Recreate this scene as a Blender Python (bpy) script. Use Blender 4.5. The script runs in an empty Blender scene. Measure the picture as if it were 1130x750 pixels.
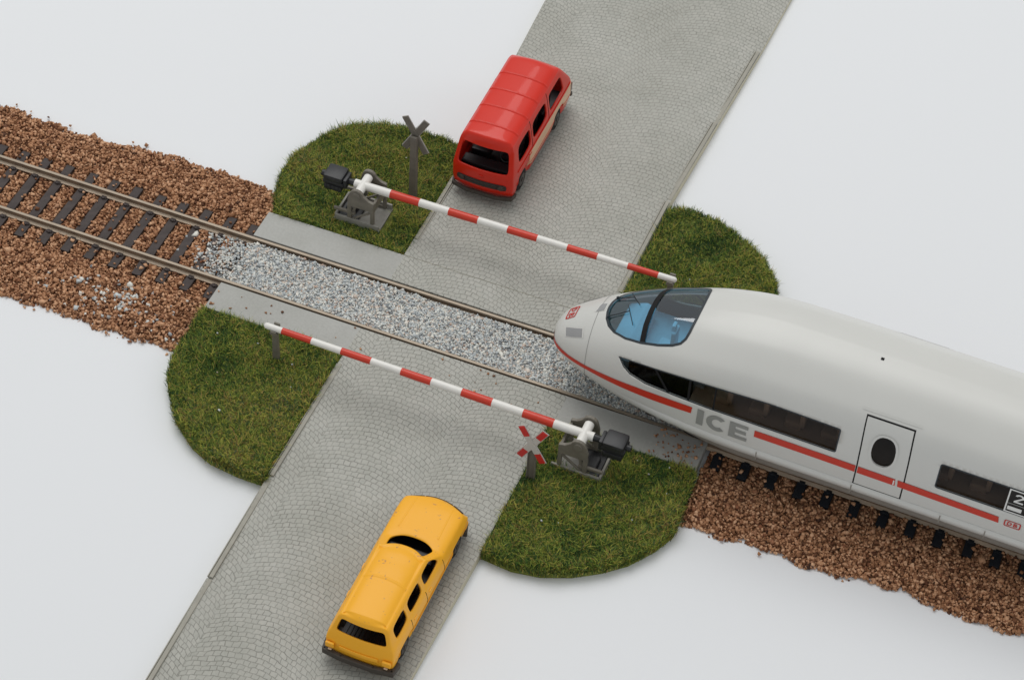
import bpy, bmesh, math, random
import numpy as np
from mathutils import Vector, Matrix
from mathutils.geometry import delaunay_2d_cdt
random.seed(7); RG=np.random.default_rng(11)
S=bpy.context.scene; COL=S.collection
S.unit_settings.scale_length=0.01      # one unit = one centimetre (a tabletop model)
R_=math.radians

# ------------------------------------------------------------------ materials
def s2l(c): return tuple(((v/255)/12.92 if v/255<=.04045 else ((v/255+.055)/1.055)**2.4) for v in c)
class NT:
    def __init__(s,name):
        s.m=bpy.data.materials.new(name); s.m.use_nodes=True; s.t=s.m.node_tree; s.t.nodes.clear()
        s.out=s.n('ShaderNodeOutputMaterial')
    def n(s,typ,**kw):
        nd=s.t.nodes.new(typ)
        for k,v in kw.items(): setattr(nd,k,v)
        return nd
    def l(s,a,b): s.t.links.new(a,b)
    def math(s,op,a,b=None,c=None):
        nd=s.n('ShaderNodeMath',operation=op)
        for i,v in enumerate((a,b,c)):
            if v is None: continue
            if isinstance(v,(int,float)): nd.inputs[i].default_value=v
            else: s.l(v,nd.inputs[i])
        return nd.outputs[0]
    def ramp(s,f,stops,interp='LINEAR'):
        r=s.n('ShaderNodeValToRGB'); r.color_ramp.interpolation=interp
        e=r.color_ramp.elements
        while len(e)<len(stops): e.new(.5)
        for el,(p,c) in zip(e,stops): el.position=p; el.color=(*c,1) if len(c)==3 else c
        s.l(f,r.inputs[0]); return r.outputs[0]
    def noise(s,scale,detail=3,rough=.55,coord=None,dist=0):
        nz=s.n('ShaderNodeTexNoise'); nz.inputs['Scale'].default_value=scale; nz.inputs['Detail'].default_value=detail
        nz.inputs['Roughness'].default_value=rough; nz.inputs['Distortion'].default_value=dist
        if coord is None: coord=s.coord()
        s.l(coord,nz.inputs['Vector']); return nz.outputs['Fac']
    def coord(s):
        if not hasattr(s,'tc'): s.tc=s.n('ShaderNodeTexCoord')
        return s.tc.outputs['Object']
    def mix(s,f,a,b,mode='MIX'):
        m=s.n('ShaderNodeMix',data_type='RGBA',blend_type=mode)
        if isinstance(f,(int,float)): m.inputs[0].default_value=f
        else: s.l(f,m.inputs[0])
        for i,v in ((6,a),(7,b)):
            if isinstance(v,tuple): m.inputs[i].default_value=(*v[:3],1)
            else: s.l(v,m.inputs[i])
        return m.outputs[2]
    def bsdf(s,col,rough=.5,spec=.5,metal=0,coat=0,coatr=.1,bump=None,bstr=.3,bdist=.02):
        b=s.n('ShaderNodeBsdfPrincipled')
        if isinstance(col,tuple): b.inputs['Base Color'].default_value=(*col[:3],1)
        else: s.l(col,b.inputs['Base Color'])
        if isinstance(rough,(int,float)): b.inputs['Roughness'].default_value=rough
        else: s.l(rough,b.inputs['Roughness'])
        b.inputs['Specular IOR Level'].default_value=spec; b.inputs['Metallic'].default_value=metal
        b.inputs['Coat Weight'].default_value=coat; b.inputs['Coat Roughness'].default_value=coatr
        if bump is not None:
            bp=s.n('ShaderNodeBump'); bp.inputs['Strength'].default_value=bstr; bp.inputs['Distance'].default_value=bdist
            s.l(bump,bp.inputs['Height']); s.l(bp.outputs[0],b.inputs['Normal'])
        s.l(b.outputs[0],s.out.inputs[0]); return s.m
def plain(name,rgb,rough=.5,spec=.5,metal=0,coat=0,coatr=.1,var=.08,vs=3.0,bstr=.06,bsc=30):
    t=NT(name); c=s2l(rgb)
    f=t.noise(vs,4); col=t.mix(t.ramp(f,[(.3,(0,0,0)),(.7,(1,1,1))]),tuple(v*(1-var) for v in c),tuple(min(1,v*(1+var)) for v in c))
    return t.bsdf(col,rough,spec,metal,coat,coatr,bump=t.noise(bsc,3),bstr=bstr,bdist=.01)

M={}
M['table']=plain('tabletop_white',(231,233,235),.75,.15,var=.004,vs=.05,bstr=0)
M['train']=plain('train_grey_lacquer',(209,209,204),.38,.4,coat=.25,coatr=.22,var=.015,vs=.6,bstr=.015,bsc=60)
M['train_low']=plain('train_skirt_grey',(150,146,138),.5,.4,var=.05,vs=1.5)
M['under']=plain('underframe_dark',(58,54,52),.7,.3,var=.15)
M['stripe']=plain('stripe_red',(200,58,40),.4,.4,var=.03)
M['letter']=plain('lettering_grey',(146,147,143),.45,.4,var=.02)
M['rubber']=plain('seal_dark',(48,55,60),.5,.4,var=.05)
M['gap']=plain('gap_black',(30,30,30),.8,.2,var=.02)
M['black']=plain('black_plastic',(38,39,41),.42,.45,var=.12,vs=6,bstr=.15,bsc=25)
M['white_letter']=plain('white_print',(225,225,222),.5,.3,var=.01)
M['red_print']=plain('red_print',(196,48,40),.45,.4,var=.02)
M['boom_white']=plain('boom_white',(232,230,224),.35,.5,var=.03,vs=4,bstr=.05)
M['boom_red']=plain('boom_red',(206,58,36),.35,.5,var=.05,vs=4,bstr=.05)
M['frame']=plain('frame_olive_grey',(118,113,103),.5,.45,var=.16,vs=5,bstr=.2,bsc=18)
M['sign_back']=plain('sign_back_grey',(112,107,98),.5,.45,var=.12,vs=5,bstr=.15)
M['sign_white']=plain('sign_pale_grey',(196,192,186),.45,.4,var=.04,vs=6)
M['sign_red']=plain('sign_red',(196,44,40),.4,.4,var=.05,vs=6)
M['base_grey']=plain('base_plate_grey',(150,148,140),.6,.35,var=.12,vs=4,bstr=.2)
M['sleeper']=plain('sleeper_brown',(68,60,58),.65,.35,var=.2,vs=7,bstr=.35,bsc=22)
M['sleeper_black']=plain('sleeper_black',(36,40,46),.55,.4,var=.2,vs=7,bstr=.35,bsc=22)
M['van_red']=plain('van_red_plastic',(212,38,14),.38,.3,coat=.32,coatr=.07,var=.02,vs=1.5,bstr=.02)
M['van_beige']=plain('van_lower_beige',(226,184,146),.35,.4,coat=.3,var=.03,vs=2)
M['van_dark']=plain('van_interior_black',(26,25,27),.45,.4,var=.1)
M['grille']=plain('grille_charcoal',(58,48,46),.5,.4,var=.1,vs=8)
M['bumper']=plain('bumper_charcoal',(70,64,58),.55,.35,var=.12,vs=5)
M['tyre']=plain('tyre_black',(34,33,33),.7,.25,var=.1)
M['rim']=plain('rim_grey',(66,63,60),.4,.5,var=.1)
M['lamp']=plain('lamp_pale',(150,150,150),.2,.6,coat=.5,var=.03)
M['lamp_frame']=plain('lamp_frame_grey',(212,211,206),.4,.5,var=.03)
M['taillamp']=plain('tail_lamp_brown',(96,52,34),.3,.5,coat=.4,var=.05)
M['seat_blue']=plain('seat_blue',(205,222,232),.5,.3,var=.03)
M['cab_blue']=plain('cab_interior_blue',(196,212,222),.6,.3,var=.05)
M['inner']=plain('saloon_taupe',(204,184,164),.7,.2,var=.12,vs=2)
M['inner_dark']=plain('saloon_dark',(44,42,40),.7,.2,var=.1)
M['bare']=plain('pale_chip',(224,196,160),.6,.3,var=.05)

def glass(name,tint,rough=.03,fac=.12):
    t=NT(name); tr=t.n('ShaderNodeBsdfTransparent'); tr.inputs[0].default_value=(*tint,1)
    gl=t.n('ShaderNodeBsdfGlossy'); gl.inputs['Roughness'].default_value=rough; gl.inputs[0].default_value=(.9,.95,1,1)
    lw=t.n('ShaderNodeLayerWeight'); lw.inputs[0].default_value=.35
    f=t.math('ADD',t.math('MULTIPLY',lw.outputs['Fresnel'],.30),fac)
    mx=t.n('ShaderNodeMixShader'); t.l(f,mx.inputs[0]); t.l(tr.outputs[0],mx.inputs[1]); t.l(gl.outputs[0],mx.inputs[2])
    t.l(mx.outputs[0],t.out.inputs[0]); return t.m
M['glass_dark']=glass('tinted_window',(.46,.42,.39),.05,.0)
M['glass_blue']=glass('blue_windscreen',(.46,.78,.92),.04,.14)

# yellow car plastic with scuffs
def yellow():
    t=NT('car_yellow_plastic'); base=s2l((250,180,44))
    n1=t.noise(2.6,6,.7,dist=.4); m=t.ramp(n1,[(.57,(0,0,0)),(.60,(1,1,1))])
    n2=t.noise(11,3,.6); m2=t.ramp(n2,[(.54,(0,0,0)),(.60,(1,1,1))])
    mm=t.math('MULTIPLY',m,m2)
    geo=t.n('ShaderNodeNewGeometry'); sp=t.n('ShaderNodeSeparateXYZ'); t.l(geo.outputs['Normal'],sp.inputs[0])
    up=t.math('GREATER_THAN',sp.outputs[2],.75); mm=t.math('MULTIPLY',t.math('MULTIPLY',mm,up),.75)
    col=t.mix(mm,base,s2l((176,124,92)))
    return t.bsdf(col,.42,.28,coat=.10,coatr=.15,bump=t.noise(25,3),bstr=.03,bdist=.01)
M['yellow']=yellow()

# rail metal
def railm():
    t=NT('rail_nickel'); c=t.coord()
    mp=t.n('ShaderNodeMapping'); mp.inputs['Scale'].default_value=(1,6,6); t.l(c,mp.inputs[0])
    f=t.noise(3,5,.6,mp.outputs[0])
    col=t.ramp(f,[(.3,s2l((104,88,74))),(.7,s2l((150,134,116)))])
    return t.bsdf(col,.42,.5,metal=.35,bump=f,bstr=.08,bdist=.01)
M['rail']=railm()
M['rail_head']=plain('rail_head_polished',(158,144,126),.42,.5,metal=.3,var=.08,vs=2)
M['rail_foot']=plain('rail_foot_cream',(206,188,166),.45,.4,metal=.1,var=.12,vs=4)

# cobbles laid in segmental arcs
def cobble(plainedge):
    t=NT('cobble_road' if not plainedge else 'crossing_plate')
    c=t.coord(); sp=t.n('ShaderNodeSeparateXYZ'); 
    wn=t.n('ShaderNodeTexNoise'); wn.inputs['Scale'].default_value=1.1; wn.inputs['Detail'].default_value=2; t.l(c,wn.inputs['Vector'])
    wv=t.n('ShaderNodeVectorMath',operation='SUBTRACT'); t.l(wn.outputs['Color'],wv.inputs[0]); wv.inputs[1].default_value=(.5,.5,.5)
    ws=t.n('ShaderNodeVectorMath',operation='SCALE'); t.l(wv.outputs[0],ws.inputs[0]); ws.inputs['Scale'].default_value=.16
    wa=t.n('ShaderNodeVectorMath',operation='ADD'); t.l(c,wa.inputs[0]); t.l(ws.outputs[0],wa.inputs[1])
    t.l(wa.outputs[0],sp.inputs[0]); x,y=sp.outputs[0],sp.outputs[1]
    P=2.9; RR=2.5
    xm=t.math('SUBTRACT',t.math('MULTIPLY',t.math('FRACT',t.math('DIVIDE',t.math('ADD',x,40.0),P)),P),P/2)
    arc=t.math('SQRT',t.math('SUBTRACT',RR*RR,t.math('MULTIPLY',xm,xm)))
    v=t.math('SUBTRACT',y,arc)
    u=t.math('MULTIPLY',t.math('ARCSINE',t.math('DIVIDE',xm,RR)),RR)
    u=t.math('ADD',u,t.math('MULTIPLY',t.math('FLOOR',t.math('DIVIDE',x,P)),.037))
    cb=t.n('ShaderNodeCombineXYZ'); t.l(u,cb.inputs[0]); t.l(v,cb.inputs[1])
    # worked with Voronoi jitter so no two stones are alike
    vo=t.n('ShaderNodeTexBrick'); vo.offset=.5; vo.squash=1
    jn=t.n('ShaderNodeTexNoise'); jn.inputs['Scale'].default_value=5; jn.inputs['Detail'].default_value=1; t.l(cb.outputs[0],jn.inputs['Vector'])
    js=t.n('ShaderNodeVectorMath',operation='SUBTRACT'); t.l(jn.outputs['Color'],js.inputs[0]); js.inputs[1].default_value=(.5,.5,.5)
    j2=t.n('ShaderNodeVectorMath',operation='SCALE'); t.l(js.outputs[0],j2.inputs[0]); j2.inputs['Scale'].default_value=.10
    ja=t.n('ShaderNodeVectorMath',operation='ADD'); t.l(cb.outputs[0],ja.inputs[0]); t.l(j2.outputs[0],ja.inputs[1])
    t.l(ja.outputs[0],vo.inputs['Vector'])
    vo.inputs['Scale'].default_value=1; vo.inputs['Brick Width'].default_value=.17; vo.inputs['Row Height'].default_value=.142
    vo.inputs['Mortar Size'].default_value=.013; vo.inputs['Mortar Smooth'].default_value=.75; vo.inputs['Bias'].default_value=0
    vo.inputs['Color1'].default_value=(*s2l((178,178,170)),1); vo.inputs['Color2'].default_value=(*s2l((187,186,178)),1)
    vo.inputs['Mortar'].default_value=(*s2l((138,137,130)),1)
    big=t.ramp(t.noise(.45,4,.6),[(.35,s2l((240,240,238))),(.65,(1,1,1))])
    sm=t.ramp(t.noise(14,4,.7),[(.3,(.86,.86,.86)),(.7,(1.0,1.0,1.0))])
    # joints partly filled
    fill=t.ramp(t.noise(1.6,3,.6),[(.38,(.70,)*3),(.62,(1,1,1))])
    col=t.mix(fill,s2l((182,181,173)),vo.outputs['Color'])
    h=t.math('MULTIPLY',vo.outputs['Fac'],fill)
    if plainedge:
        s2=t.n('ShaderNodeSeparateXYZ'); t.l(c,s2.inputs[0])
        inside=t.math('MULTIPLY',t.math('GREATER_THAN',s2.outputs[0],0.02),t.math('LESS_THAN',s2.outputs[0],5.75))
        col=t.mix(inside,s2l((180,180,175)),col); h=t.math('MULTIPLY',h,inside)
    col=t.mix(1.0,t.mix(1.0,col,big,'MULTIPLY'),sm,'MULTIPLY')
    hh=t.math('ADD',t.math('MULTIPLY',h,-1.0),t.math('MULTIPLY',t.noise(22,3),.25))
    return t.bsdf(col,.62,.35,bump=hh,bstr=.35,bdist=.02)
M['cobble']=cobble(False); M['plate']=cobble(True)
M['road_edge']=plain('road_edge_cream',(196,190,168),.7,.2,var=.06)
M['kerb']=plain('kerb_grey',(160,157,146),.6,.3,var=.08,vs=5,bstr=.2)

def attrmat(name,stops,rough=.8,spec=.25,nb=None):
    t=NT(name); a=t.n('ShaderNodeAttribute',attribute_name='rnd'); 
    col=t.ramp(a.outputs['Fac'],stops)
    if nb: col=t.mix(1.0,col,t.ramp(t.noise(nb,3),[(.35,(.72,.72,.72)),(.65,(1,1,1))]),'MULTIPLY')
    return t.bsdf(col,rough,spec)
M['ballast']=attrmat('ballast_stones',[(0,s2l((92,56,38))),(.2,s2l((148,104,74))),(.55,s2l((190,142,106))),(.85,s2l((220,176,140))),(.95,s2l((150,100,72))),(1,s2l((58,40,32)))])
M['gravel']=attrmat('grey_stones',[(0,s2l((130,134,138))),(.2,s2l((186,192,194))),(.5,s2l((216,220,218))),(.75,s2l((236,234,224))),(.84,s2l((198,170,152))),(.92,s2l((244,240,230))),(1,s2l((150,150,150)))])
M['under_ballast']=plain('ballast_bed',(150,110,82),.9,.1,var=.3,vs=9)
M['under_gravel']=plain('gravel_bed',(190,190,188),.9,.1,var=.3,vs=9)
M['grass']=attrmat('grass_fibres',[(0,s2l((36,66,36))),(.25,s2l((78,116,50))),(.5,s2l((138,156,60))),(.74,s2l((200,196,90))),(.86,s2l((196,160,96))),(.94,s2l((150,110,70))),(1,s2l((80,104,70)))],.6,.3)
M['soil']=plain('grass_mat_base',(116,122,62),.9,.1,var=.35,vs=6)

# ------------------------------------------------------------------ mesh helpers
def link(name,verts,faces,mats,parent=None,smooth=False,fm=None,kind=None,recalc=False):
    me=bpy.data.meshes.new(name); me.from_pydata([tuple(v) for v in verts],[],[tuple(f) for f in faces])
    if not isinstance(mats,(list,tuple)): mats=[mats]
    for m in mats: me.materials.append(m)
    if fm: me.polygons.foreach_set('material_index',fm)
    if recalc:
        bm=bmesh.new(); bm.from_mesh(me); bmesh.ops.recalc_face_normals(bm,faces=bm.faces); bm.to_mesh(me); bm.free()
    if smooth: me.polygons.foreach_set('use_smooth',[True]*len(me.polygons))
    me.update()
    o=bpy.data.objects.new(name,me); COL.objects.link(o)
    if parent: o.parent=parent
    if kind: o['kind']=kind
    return o
def empty(name,loc,label,cat,group=None,rz=0):
    o=bpy.data.objects.new(name,None); COL.objects.link(o); o.location=loc; o.rotation_euler=(0,0,rz)
    o.empty_display_size=.3; o['label']=label; o['category']=cat
    if group: o['group']=group
    return o
def tag(o,label,cat,group=None):
    o['label']=label; o['category']=cat
    if group: o['group']=group
    return o
class MB:
    def __init__(s): s.v=[];s.f=[];s.m=[]
    def add(s,vs,fs,mi=0):
        b=len(s.v); s.v+= [tuple(v) for v in vs]; s.f+=[tuple(i+b for i in f) for f in fs]; s.m+=[mi]*len(fs)
    def box(s,c,d,rot=None,mi=0,bev=0.0):
        x,y,z=[q/2 for q in d]
        if bev>0:
            bm=bmesh.new(); bmesh.ops.create_cube(bm,size=1)
            for v in bm.verts: v.co=Vector((v.co.x*d[0],v.co.y*d[1],v.co.z*d[2]))
            bmesh.ops.bevel(bm,geom=bm.edges[:],offset=bev,segments=2,affect='EDGES',profile=.6)
            bm.verts.index_update()
            vs=[v.co.copy() for v in bm.verts]; fs=[[v.index for v in f.verts] for f in bm.faces]; bm.free()
        else:
            vs=[Vector(p) for p in ((-x,-y,-z),(x,-y,-z),(x,y,-z),(-x,y,-z),(-x,-y,z),(x,-y,z),(x,y,z),(-x,y,z))]
            fs=[(0,3,2,1),(4,5,6,7),(0,1,5,4),(1,2,6,5),(2,3,7,6),(3,0,4,7)]
        R=rot if rot is not None else Matrix.Identity(3)
        s.add([R@v+Vector(c) for v in vs],fs,mi); return s
    def tube(s,a,b,r0,r1=None,n=14,mi=0,caps=True,round_end=False):
        if r1 is None:r1=r0
        a=Vector(a);b=Vector(b);d=(b-a).normalized()
        u=d.orthogonal().normalized(); w=d.cross(u)
        st=[(a,r0),(b,r1)]
        if round_end: st=[(a,r0)]+[(b-d*r1*(1-math.sin(t)),r1*math.cos(t)) for t in (0,.5,1.0,1.35)]
        vs=[];fs=[]
        for p,r in st:
            for i in range(n):
                t=2*math.pi*i/n; vs.append(p+u*(r*math.cos(t))+w*(r*math.sin(t)))
        for k in range(len(st)-1):
            for i in range(n):
                j=(i+1)%n; fs.append((k*n+i,k*n+j,(k+1)*n+j,(k+1)*n+i))
        if caps:
            fs.append(tuple(range(n))[::-1]); fs.append(tuple(range((len(st)-1)*n,len(st)*n)))
        s.add(vs,fs,mi); return s
    def prism(s,poly,y0,y1,mi=0,axis='y'):
        n=len(poly); vs=[]
        for yy in (y0,y1):
            for a,b in poly: vs.append((a,yy,b) if axis=='y' else ((yy,a,b) if axis=='x' else (a,b,yy)))
        fs=[tuple(range(n)),tuple(range(2*n-1,n-1,-1))]+[(i,i+n,(i+1)%n+n,(i+1)%n) for i in range(n)]
        s.add(vs,fs,mi); return s
    def build(s,name,mats,parent=None,smooth=False,bevel=0,kind=None,autosmooth=False):
        o=link(name,s.v,s.f,mats,parent,smooth,s.m,kind,recalc=True)
        if bevel:
            b=o.modifiers.new('bevel','BEVEL'); b.width=bevel; b.segments=2; b.limit_method='ANGLE'; b.angle_limit=R_(40)
        if autosmooth:
            for p in o.data.polygons: p.use_smooth=True
            bm=bmesh.new(); bm.from_mesh(o.data)
            for e in bm.edges:
                if len(e.link_faces)==2 and e.calc_face_angle(0)>R_(38): e.smooth=False
            bm.to_mesh(o.data); bm.free()
        return o
def pip(x,y,loops):
    c=False
    for L in loops:
        n=len(L); j=n-1
        for i in range(n):
            xi,yi=L[i]; xj,yj=L[j]
            if (yi>y)!=(yj>y) and x<(xj-xi)*(y-yi)/(yj-yi)+xi: c=not c
            j=i
    return c
def densify(L,d):
    o=[]
    for i in range(len(L)):
        a=L[i];b=L[(i+1)%len(L)]; n=max(1,int(math.hypot(a[0]-b[0],a[1]-b[1])/d+.5))
        for k in range(n): o.append((a[0]+(b[0]-a[0])*k/n,a[1]+(b[1]-a[1])*k/n))
    return o
def roundpoly(L,r,seg=5):
    o=[];n=len(L)
    for i in range(n):
        p=Vector(L[i]);a=Vector(L[i-1]);b=Vector(L[(i+1)%n])
        da=(a-p);db=(b-p); rr=min(r,da.length*.45,db.length*.45)
        q0=p+da.normalized()*rr;q1=p+db.normalized()*rr
        for k in range(seg+1):
            t=k/seg; q=q0*(1-t)**2+p*2*t*(1-t)+q1*t*t; o.append((q.x,q.y))
    return o
def cdt(loops,gx,gy,keep=None,mind=.02):
    """triangulate the grid gx x gy with the loops as constraints"""
    pts=[];edges=[]
    for L in loops:
        b=len(pts); pts+=L; edges+=[(b+i,b+(i+1)%len(L)) for i in range(len(L))]
    A=np.array(pts) if pts else np.zeros((0,2))
    G=np.array([(x,y) for x in gx for y in gy]) if len(gx) else np.zeros((0,2))
    if len(A) and len(G):
        ok=np.ones(len(G),bool)
        for p in A: ok&=((G[:,0]-p[0])**2+(G[:,1]-p[1])**2)>mind**2
        G=G[ok]
    allp=[Vector(p) for p in pts]+[Vector(p) for p in G]
    V,E,F,_,_,_=delaunay_2d_cdt(allp,edges,[],0,1e-6)
    def ar(f): a,b,c=(V[i] for i in f[:3]); return abs((b.x-a.x)*(c.y-a.y)-(c.x-a.x)*(b.y-a.y))
    F=[f for f in F if ar(f)>4e-6]
    if keep is None: return [tuple(v) for v in V],F
    FF=[f for f in F if keep(sum(V[i][0] for i in f)/3,sum(V[i][1] for i in f)/3)]
    used=sorted({i for f in FF for i in f}); mp={u:i for i,u in enumerate(used)}
    return [tuple(V[i]) for i in used],[tuple(mp[i] for i in f) for f in FF]

# ------------------------------------------------------------------ setting
TZ=-.33
o=link('tabletop',[(-400,-400,TZ),(400,-400,TZ),(400,400,TZ),(-400,400,TZ)],[(0,1,2,3)],M['table'],kind='structure')

def sheet(name,pts_l,pts_r,zs,mat):
    """road slab between a left and a right edge polyline, thickness down to the table"""
    vs=[];fs=[];fm=[]; n=len(pts_l)
    for (xl,y),(xr,yr),z in zip(pts_l,pts_r,zs):
        vs+=[(xl,y,z),(xr,yr,z),(xl,y,TZ),(xr,yr,TZ)]
    for i in range(n-1):
        a=4*i;b=a+4
        fs+=[(a,a+1,b+1,b),(a,b,b+2,a+2),(a+1,a+3,b+3,b+1)]; fm+=[0,1,1]
    fs+=[(0,2,3,1),(4*(n-1),4*(n-1)+1,4*(n-1)+3,4*(n-1)+2)]; fm+=[1,1]
    return link(name,vs,fs,[mat,M['road_edge']],None,False,fm,'structure',recalc=True)
sheet('road',[(0,1.93),(-.02,5.2),(-.45,13.4),(-.75,24)],[(5.8,1.93),(5.84,6.8),(6.2,14),(6.5,24)],[0,-.04,-.16,-.2],M['cobble'])
sheet('road',[(-.03,-15.5),(.0,-12.8),(-.03,-6.3),(0,-1.93)],[(5.33,-15.5),(5.45,-10.4),(5.58,-6.4),(5.66,-1.93)],[-.16,-.14,-.05,0],M['cobble'])
def slab(name,x0,x1,y0,y1,z0,z1,mat):
    return MB().box(((x0+x1)/2,(y0+y1)/2,(z0+z1)/2),(x1-x0,y1-y0,z1-z0)).build(name,mat,kind='structure',bevel=.015)
slab('crossing_pavement',-3.97,9.55,.955,1.928,TZ+.002,-.004,M['plate'])
slab('crossing_pavement',-3.97,9.5,-1.928,-.955,TZ+.002,-.004,M['plate'])
# kerbs: short raised lengths along the road edges
def kerb(pts):
    mb=MB()
    for (x0,y0,z0,x1,y1,z1) in pts:
        L=math.hypot(x1-x0,y1-y0); n=max(1,int(L/2.7)); 
        for k in range(n):
            a=k/n; b=(k+1)/n-.022/L
            A=Vector((x0+(x1-x0)*a,y0+(y1-y0)*a,z0+(z1-z0)*a)); B=Vector((x0+(x1-x0)*b,y0+(y1-y0)*b,z0+(z1-z0)*b))
            d=(B-A); ang=math.atan2(d.y,d.x); c=(A+B)/2
            mb.box((c.x,c.y,c.z+.012),(d.length,.10,.05),Matrix.Rotation(ang,3,'Z'))
            mb.box((c.x+.085*math.sin(ang)*(1 if x0<2 else -1),c.y,c.z+.004),(d.length,.03,.03),Matrix.Rotation(ang,3,'Z'))
    return mb.build('kerb',M['kerb'],kind='structure',bevel=.008)
kerb([(.07,-2.3,0,.05,-6.3,-.05)]); kerb([(.05,-6.4,-.05,.08,-12.8,-.14)])
kerb([(.06,2.6,0,.05,5.2,-.04)]); kerb([(5.74,3.0,0,5.78,6.8,-.04)]); kerb([(5.79,6.9,-.04,6.13,14,-.16)])

# ------------------------------------------------------------------ loose stones
def stones(name,pos,size,mat,kind='stuff',flat=.75,lab=None,cat=None):
    n=len(pos)
    cube=np.array([(-1,-1,-1),(1,-1,-1),(1,1,-1),(-1,1,-1),(-1,-1,1),(1,-1,1),(1,1,1),(-1,1,1)],float)*.5
    V=cube[None]*np.ones((n,1,1)); V=V*RG.uniform(.6,1.15,(n,8,1))
    V*=RG.uniform(.7,1.3,(n,1,3)); V[:,:,2]*=flat
    q=RG.normal(size=(n,4)); q/=np.linalg.norm(q,axis=1,keepdims=True)
    w,x,y,z=q.T
    Rm=np.stack([np.stack([1-2*(y*y+z*z),2*(x*y-z*w),2*(x*z+y*w)],1),np.stack([2*(x*y+z*w),1-2*(x*x+z*z),2*(y*z-x*w)],1),np.stack([2*(x*z-y*w),2*(y*z+x*w),1-2*(x*x+y*y)],1)],1)
    V=np.einsum('nij,nkj->nki',Rm,V)*(size*RG.lognormal(0,.25,(n,1,1)))+pos[:,None,:]
    T=np.array([(0,2,1),(0,3,2),(4,5,6),(4,6,7),(0,1,5),(0,5,4),(1,2,6),(1,6,5),(2,3,7),(2,7,6),(3,0,4),(3,4,7)])
    F=(T[None]+8*np.arange(n)[:,None,None]).reshape(-1,3)
    me=bpy.data.meshes.new(name); me.vertices.add(n*8); me.vertices.foreach_set('co',V.reshape(-1))
    me.loops.add(len(F)*3); me.loops.foreach_set('vertex_index',F.reshape(-1).astype(np.int32))
    me.polygons.add(len(F)); me.polygons.foreach_set('loop_start',np.arange(0,len(F)*3,3,dtype=np.int32))
    me.update(calc_edges=True)
    a=me.attributes.new('rnd','FLOAT','POINT'); a.data.foreach_set('value',np.repeat(RG.random(n),8).astype(np.float32))
    me.materials.append(mat); o=bpy.data.objects.new(name,me); COL.objects.link(o)
    o['kind']=kind
    if lab: o['label']=lab; o['category']=cat
    return o
def vnoise(seed):
    rr=np.random.default_rng(seed); k=rr.normal(size=(24,2))*np.linspace(.5,4,24)[:,None]; ph=rr.uniform(0,6.28,24); am=1/np.linspace(1,4,24)
    return lambda x,y:(np.sin(np.multiply.outer(x,k[:,0])+np.multiply.outer(y,k[:,1])+ph)*am).sum(-1)/3.2
SL=[-11.15+.70*i for i in range(-9,11)]          # sleepers to the left of the crossing
SR=[9.87+.716*i for i in range(0,20)]            # and to the right
nz=vnoise(3)
def ballast_h(x,y):
    ay=abs(y+.02*np.maximum(0,x-6)); h=np.where(ay<1.5,-.245,np.where(ay<1.7,-.245+.05*(ay-1.5)/.2,np.where(ay<2.3,-.195,-.195-.09*(ay-2.3)/1.0)))
    return h+.02*nz(x,y)
def bal_edge(x,side):   # ragged outer edge of the ballast
    if side>0: return 2.93+.13*nz(x,np.zeros_like(x)+5)+.06*np.sin(x*5)
    return -3.38+.12*nz(x,np.zeros_like(x)-7)+.05*np.sin(x*6.3)
def bed(x0,x1,name):
    xs=np.arange(x0,x1+.01,.2); vs=[];fs=[]; ny=24
    for x in xs:
        a=float(bal_edge(np.array(x),-1))+.12; b=float(bal_edge(np.array(x),1))-.12
        for j in range(ny):
            y=a+(b-a)*j/(ny-1); z=float(ballast_h(np.array(x),np.array(y)))-.045
            if j in (0,ny-1): z=TZ+.003
            vs.append((x,y,z))
    for i in range(len(xs)-1):
        for j in range(ny-1): fs.append((i*ny+j,(i+1)*ny+j,(i+1)*ny+j+1,i*ny+j+1))
    return vs,fs
def mkballast(x0,x1,sl,lab,n,holes):
    X=RG.uniform(x0,x1,n); Y=RG.uniform(-3.6,3.2,n)
    e1=bal_edge(X,-1); e2=bal_edge(X,1)
    keep=(Y>e1)&(Y<e2)
    tail=RG.random(n)<.01
    keep|=tail&(Y>e1-.18)&(Y<e2+.18)
    keep&=~((abs(abs(Y+.02*np.maximum(0,X-6))-.86)<.115)&(RG.random(n)<.96))
    onsl=np.zeros(n,bool)
    for s in sl: onsl|=(abs(X-s)<.165)&(abs(Y+.02*np.maximum(0,X-6))<1.50)
    keep&=~(onsl&(RG.random(n)<.982))
    # near the crossing the brown stones stop at the plates and the grass
    for h in holes: keep&=~((X>h[0])&(X<h[1])&(Y>h[2])&(Y<h[3]))
    X=X[keep];Y=Y[keep];os_=onsl[keep]
    Z=ballast_h(X,Y)+RG.uniform(-.05,.045,len(X)); Z=np.where(os_,-.17,Z)
    Z=np.where((Y<bal_edge(X,-1)+.1)|(Y>bal_edge(X,1)-.1),np.minimum(Z,TZ+.05+RG.uniform(0,.05,len(X))),Z)
    o=stones('ballast',np.stack([X,Y,Z],1),.060,M['ballast'],lab=lab,cat='ballast')
    return o
b1=mkballast(-21,-3.7,SL,'reddish brown ballast stones around the bare track left of the crossing',72000,[(-3.95,0,.93,3.6),(-3.95,0,-4,-.93),(-4.0,0,-4,-.93)])
v,f=bed(-21,-4.1,'x'); link('ballast_bed',v,f,M['under_ballast'],None,True,kind='structure')
b2=mkballast(9.5,25,SR,'reddish brown ballast stones beside and under the white train',64000,[(9,9.62,.9,4),(9,9.62,-2.9,-.9)])
v,f=bed(9.6,25,'x'); link('ballast_bed',v,f,M['under_ballast'],None,True,kind='structure')
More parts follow.
